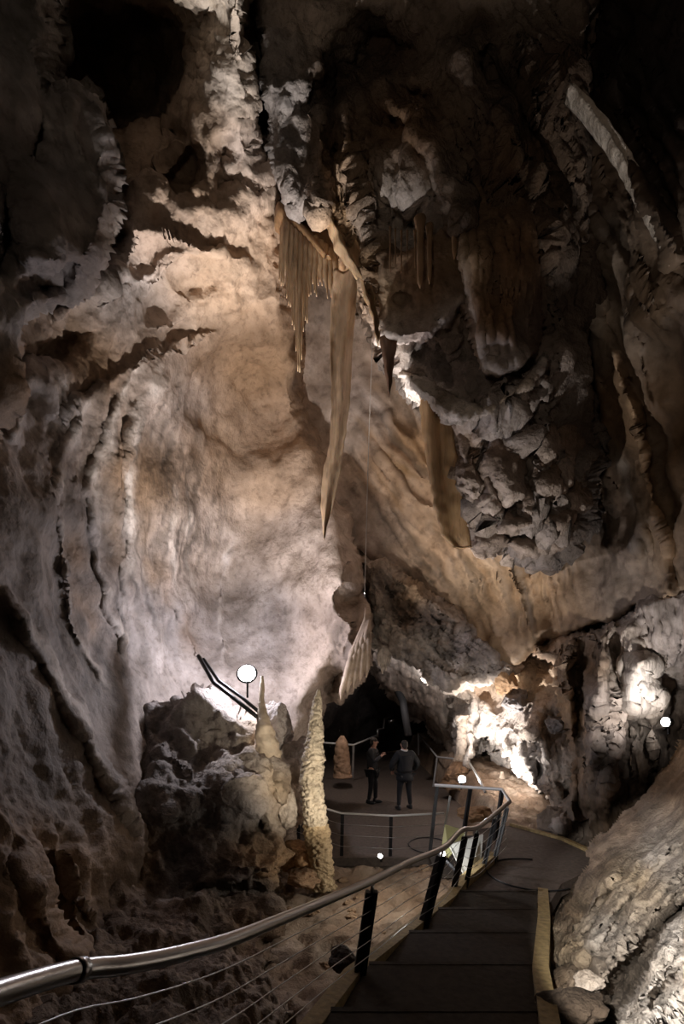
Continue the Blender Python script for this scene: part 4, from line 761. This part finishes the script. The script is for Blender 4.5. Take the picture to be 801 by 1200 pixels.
# ------------------------------------------------------------ people
CLOTH = plain('dark_jacket_cloth', (.011, .0115, .014), .9, 0, .3, 40); TROU = plain('dark_trouser_cloth', (.012, .012, .015), .9, 0, .3, 40)
GJ = plain('grey_jacket_cloth', (.028, .027, .03), .9, 0, .3, 40); SKIN = plain('skin', (.46, .25, .18), .55); HAIR = plain('dark_hair', (.03, .022, .018), .7, 0, .3, 60)
SHOE = plain('black_leather', (.012, .012, .013), .5); COLLAR = plain('pale_collar_cloth', (.55, .55, .58), .8)
def skinned(name, chains, mat, root, root_pt):
    """chains: lists of (x,y,z,r); points shared between chains are merged so the surface is continuous"""
    vs, rs_, es, ix = [], [], [], {}
    for ch in chains:
        prev = None
        for p in ch:
            k = (round(p[0], 4), round(p[1], 4), round(p[2], 4))
            if k not in ix: ix[k] = len(vs); vs.append(p[:3]); rs_.append(p[3])
            if prev is not None and prev != ix[k]: es.append((prev, ix[k]))
            prev = ix[k]
    me = bpy.data.meshes.new(name); me.from_pydata(vs, es, [])
    o = link_mesh(name, me, mat, root)
    m = o.modifiers.new('skin', 'SKIN'); m.use_smooth_shade = True
    lay = me.skin_vertices[0] if me.skin_vertices else None
    if lay is None:
        bm = bmesh.new(); bm.from_mesh(me); bm.verts.layers.skin.verify(); bm.to_mesh(me); bm.free(); lay = me.skin_vertices[0]
    rk = ix[tuple(round(c, 4) for c in root_pt)]
    for i, d in enumerate(lay.data):
        r = rs_[i]; d.radius = r if isinstance(r, tuple) else (r, r); d.use_root = (i == rk)
    s = o.modifiers.new('subdivision', 'SUBSURF'); s.levels = 2; s.render_levels = 2
    return o
def ell(bm, c, s, rot=None):
    r = bmesh.ops.create_uvsphere(bm, u_segments=14, v_segments=10, radius=1)
    for v in r['verts']: v.co = Vector((v.co.x * s[0], v.co.y * s[1], v.co.z * s[2])) + Vector(c)
def person(label, loc, rz, elbows, hands, feet, jacket, hair_m, head_fwd=.0, bulk=1.0, collar=False, rucksack=False):
    """faces +Y locally; origin between the feet"""
    t = empty('person', loc, rz); tag(t, label, 'person')
    pel = (0, 0, .93); 
    def arm(s, r):
        sh = (s * .185, 0, 1.42); el = elbows[0 if s < 0 else 1]; ha = hands[0 if s < 0 else 1]
        return [(0, 0, 1.38, .12 * r), (*sh, .072 * r), (*el, .052 * r), (*[el[i] * .1 + ha[i] * .9 for i in range(3)], .040 * r)]
    def leg(s, r):
        f = feet[0 if s < 0 else 1]; kn = (s * .10 * .5 + f[0] * .5, .03 + f[1] * .5, .50)
        return [(*pel, .14 * r), (s * .10, 0, .84, .092 * r), (*kn, .062 * r), (f[0], f[1], .11, .044 * r)]
    hx = head_fwd
    spine = [(*pel, .13), (0, .0, 1.15, .12), (0, 0, 1.38, .12), (0, .015 + hx * .3, 1.50, .055), (0, .03 + hx * .8, 1.58, .068), (0, .02 + hx, 1.66, .082), (0, .01 + hx, 1.72, .055)]
    ch = [spine]
    for s in (-1, 1):
        a = arm(s, .8); ha = hands[0 if s < 0 else 1]; wr = a[-1]; d = Vector([ha[i] - wr[i] for i in range(3)]).normalized()
        side = d.cross(Vector((0, 0, 1))); side = side.normalized() if side.length > .2 else Vector((1, 0, 0))
        palm = Vector(wr[:3]) + d * .06; a.append((*palm, .024)); ch.append(a)
        for k in range(4):
            o1 = palm + side * (k - 1.5) * .020 + d * .035; cur = Vector((0, 0, -1)) * .012
            ch.append([(*palm, .024), (*o1, .0095), (*(o1 + d * (.034 + .004 * (k in (1, 2))) + cur), .0085), (*(o1 + d * (.058 + .006 * (k in (1, 2))) + cur * 2.6), .007)])
        th = Vector(wr[:3]) + d * .03 - side * s * .028; ch.append([(*palm, .024), (*th, .011), (*(th + d * .03 - side * s * .018), .0095)])
        ch.append(leg(s, .85))
    b = skinned('body', ch, SKIN, t, pel)
    jk = [[(*pel[:2], .86, .15 * bulk), (0, 0, 1.02, .15 * bulk), (0, .0, 1.2, .155 * bulk), (0, 0, 1.38, .13 * bulk), (0, .01, 1.49, .066)]]
    for s in (-1, 1): a = arm(s, 1.25 * bulk); a[0] = (0, 0, 1.38, .13 * bulk); jk.append(a)
    skinned('jacket', jk, jacket, t, (0, 0, 1.2))
    skinned('trousers', [leg(-1, 1.18), leg(1, 1.18)], TROU, t, pel)
    for s in (0, 1):
        f = feet[s]
        part('shoe', t, SHOE, lambda bm: (ell(bm, (f[0], f[1] + .05, .045), (.052, .145, .045)), ell(bm, (f[0], f[1] - .02, .08), (.046, .06, .06))), True)
    part('hair', t, hair_m, lambda bm: (ell(bm, (0, -.012 + hx, 1.70), (.090, .100, .080)), ell(bm, (0, -.045 + hx, 1.64), (.082, .07, .09))), True)
    for q in (-1, 1): part('ear', t, SKIN, lambda bm: ell(bm, (.083 * q, .02 + hx, 1.655), (.012, .02, .032)), True)
    part('nose', t, SKIN, lambda bm: ell(bm, (0, .115 + hx, 1.645), (.013, .022, .022)), True)
    for q in (-1, 1): part('eye', t, SHOE, lambda bm: ell(bm, (.03 * q, .098 + hx, 1.67), (.011, .008, .007)), True)
    part('mouth', t, plain('lips', (.35, .14, .12), .5), lambda bm: ell(bm, (0, .1 + hx, 1.605), (.024, .008, .006)), True)
    if collar: part('collar', t, COLLAR, lambda bm: tube(bm, [(.075 * math.cos(a), .01 + .07 * math.sin(a), 1.525 + .015 * math.sin(a)) for a in np.linspace(0, 2 * math.pi, 17)], .022, 8), True)
    if rucksack: part('jacket_skirt', t, jacket, lambda bm: tube(bm, [(0, 0, .76), (0, 0, .84), (0, 0, .98)], [.215, .225, .17], 16), True)
    return t
lx, ly, _ = P(436, 941, 13.8)
person('person in dark grey jacket at left, side-on, head bowed over raised hands', (lx, ly, 0), -math.pi / 2 + -.35, [(-.24, .12, 1.16), (.24, .12, 1.16)], [(-.07, .27, 1.33), (.07, .29, 1.30)], [(-.10, .06, 0), (.12, -.06, 0)], GJ, HAIR, .05, 1.05)
rx, ry, _ = P(474, 949, 13.1)
person('person in bulky black jacket at right, seen from behind, with pale collar', (rx, ry, 0), .35, [(-.36, .02, 1.16), (.38, -.02, 1.16)], [(-.26, .20, .98), (.26, .10, .94)], [(-.17, 0, 0), (.17, 0.02, 0)], CLOTH, HAIR, .03, 1.3, True, True)
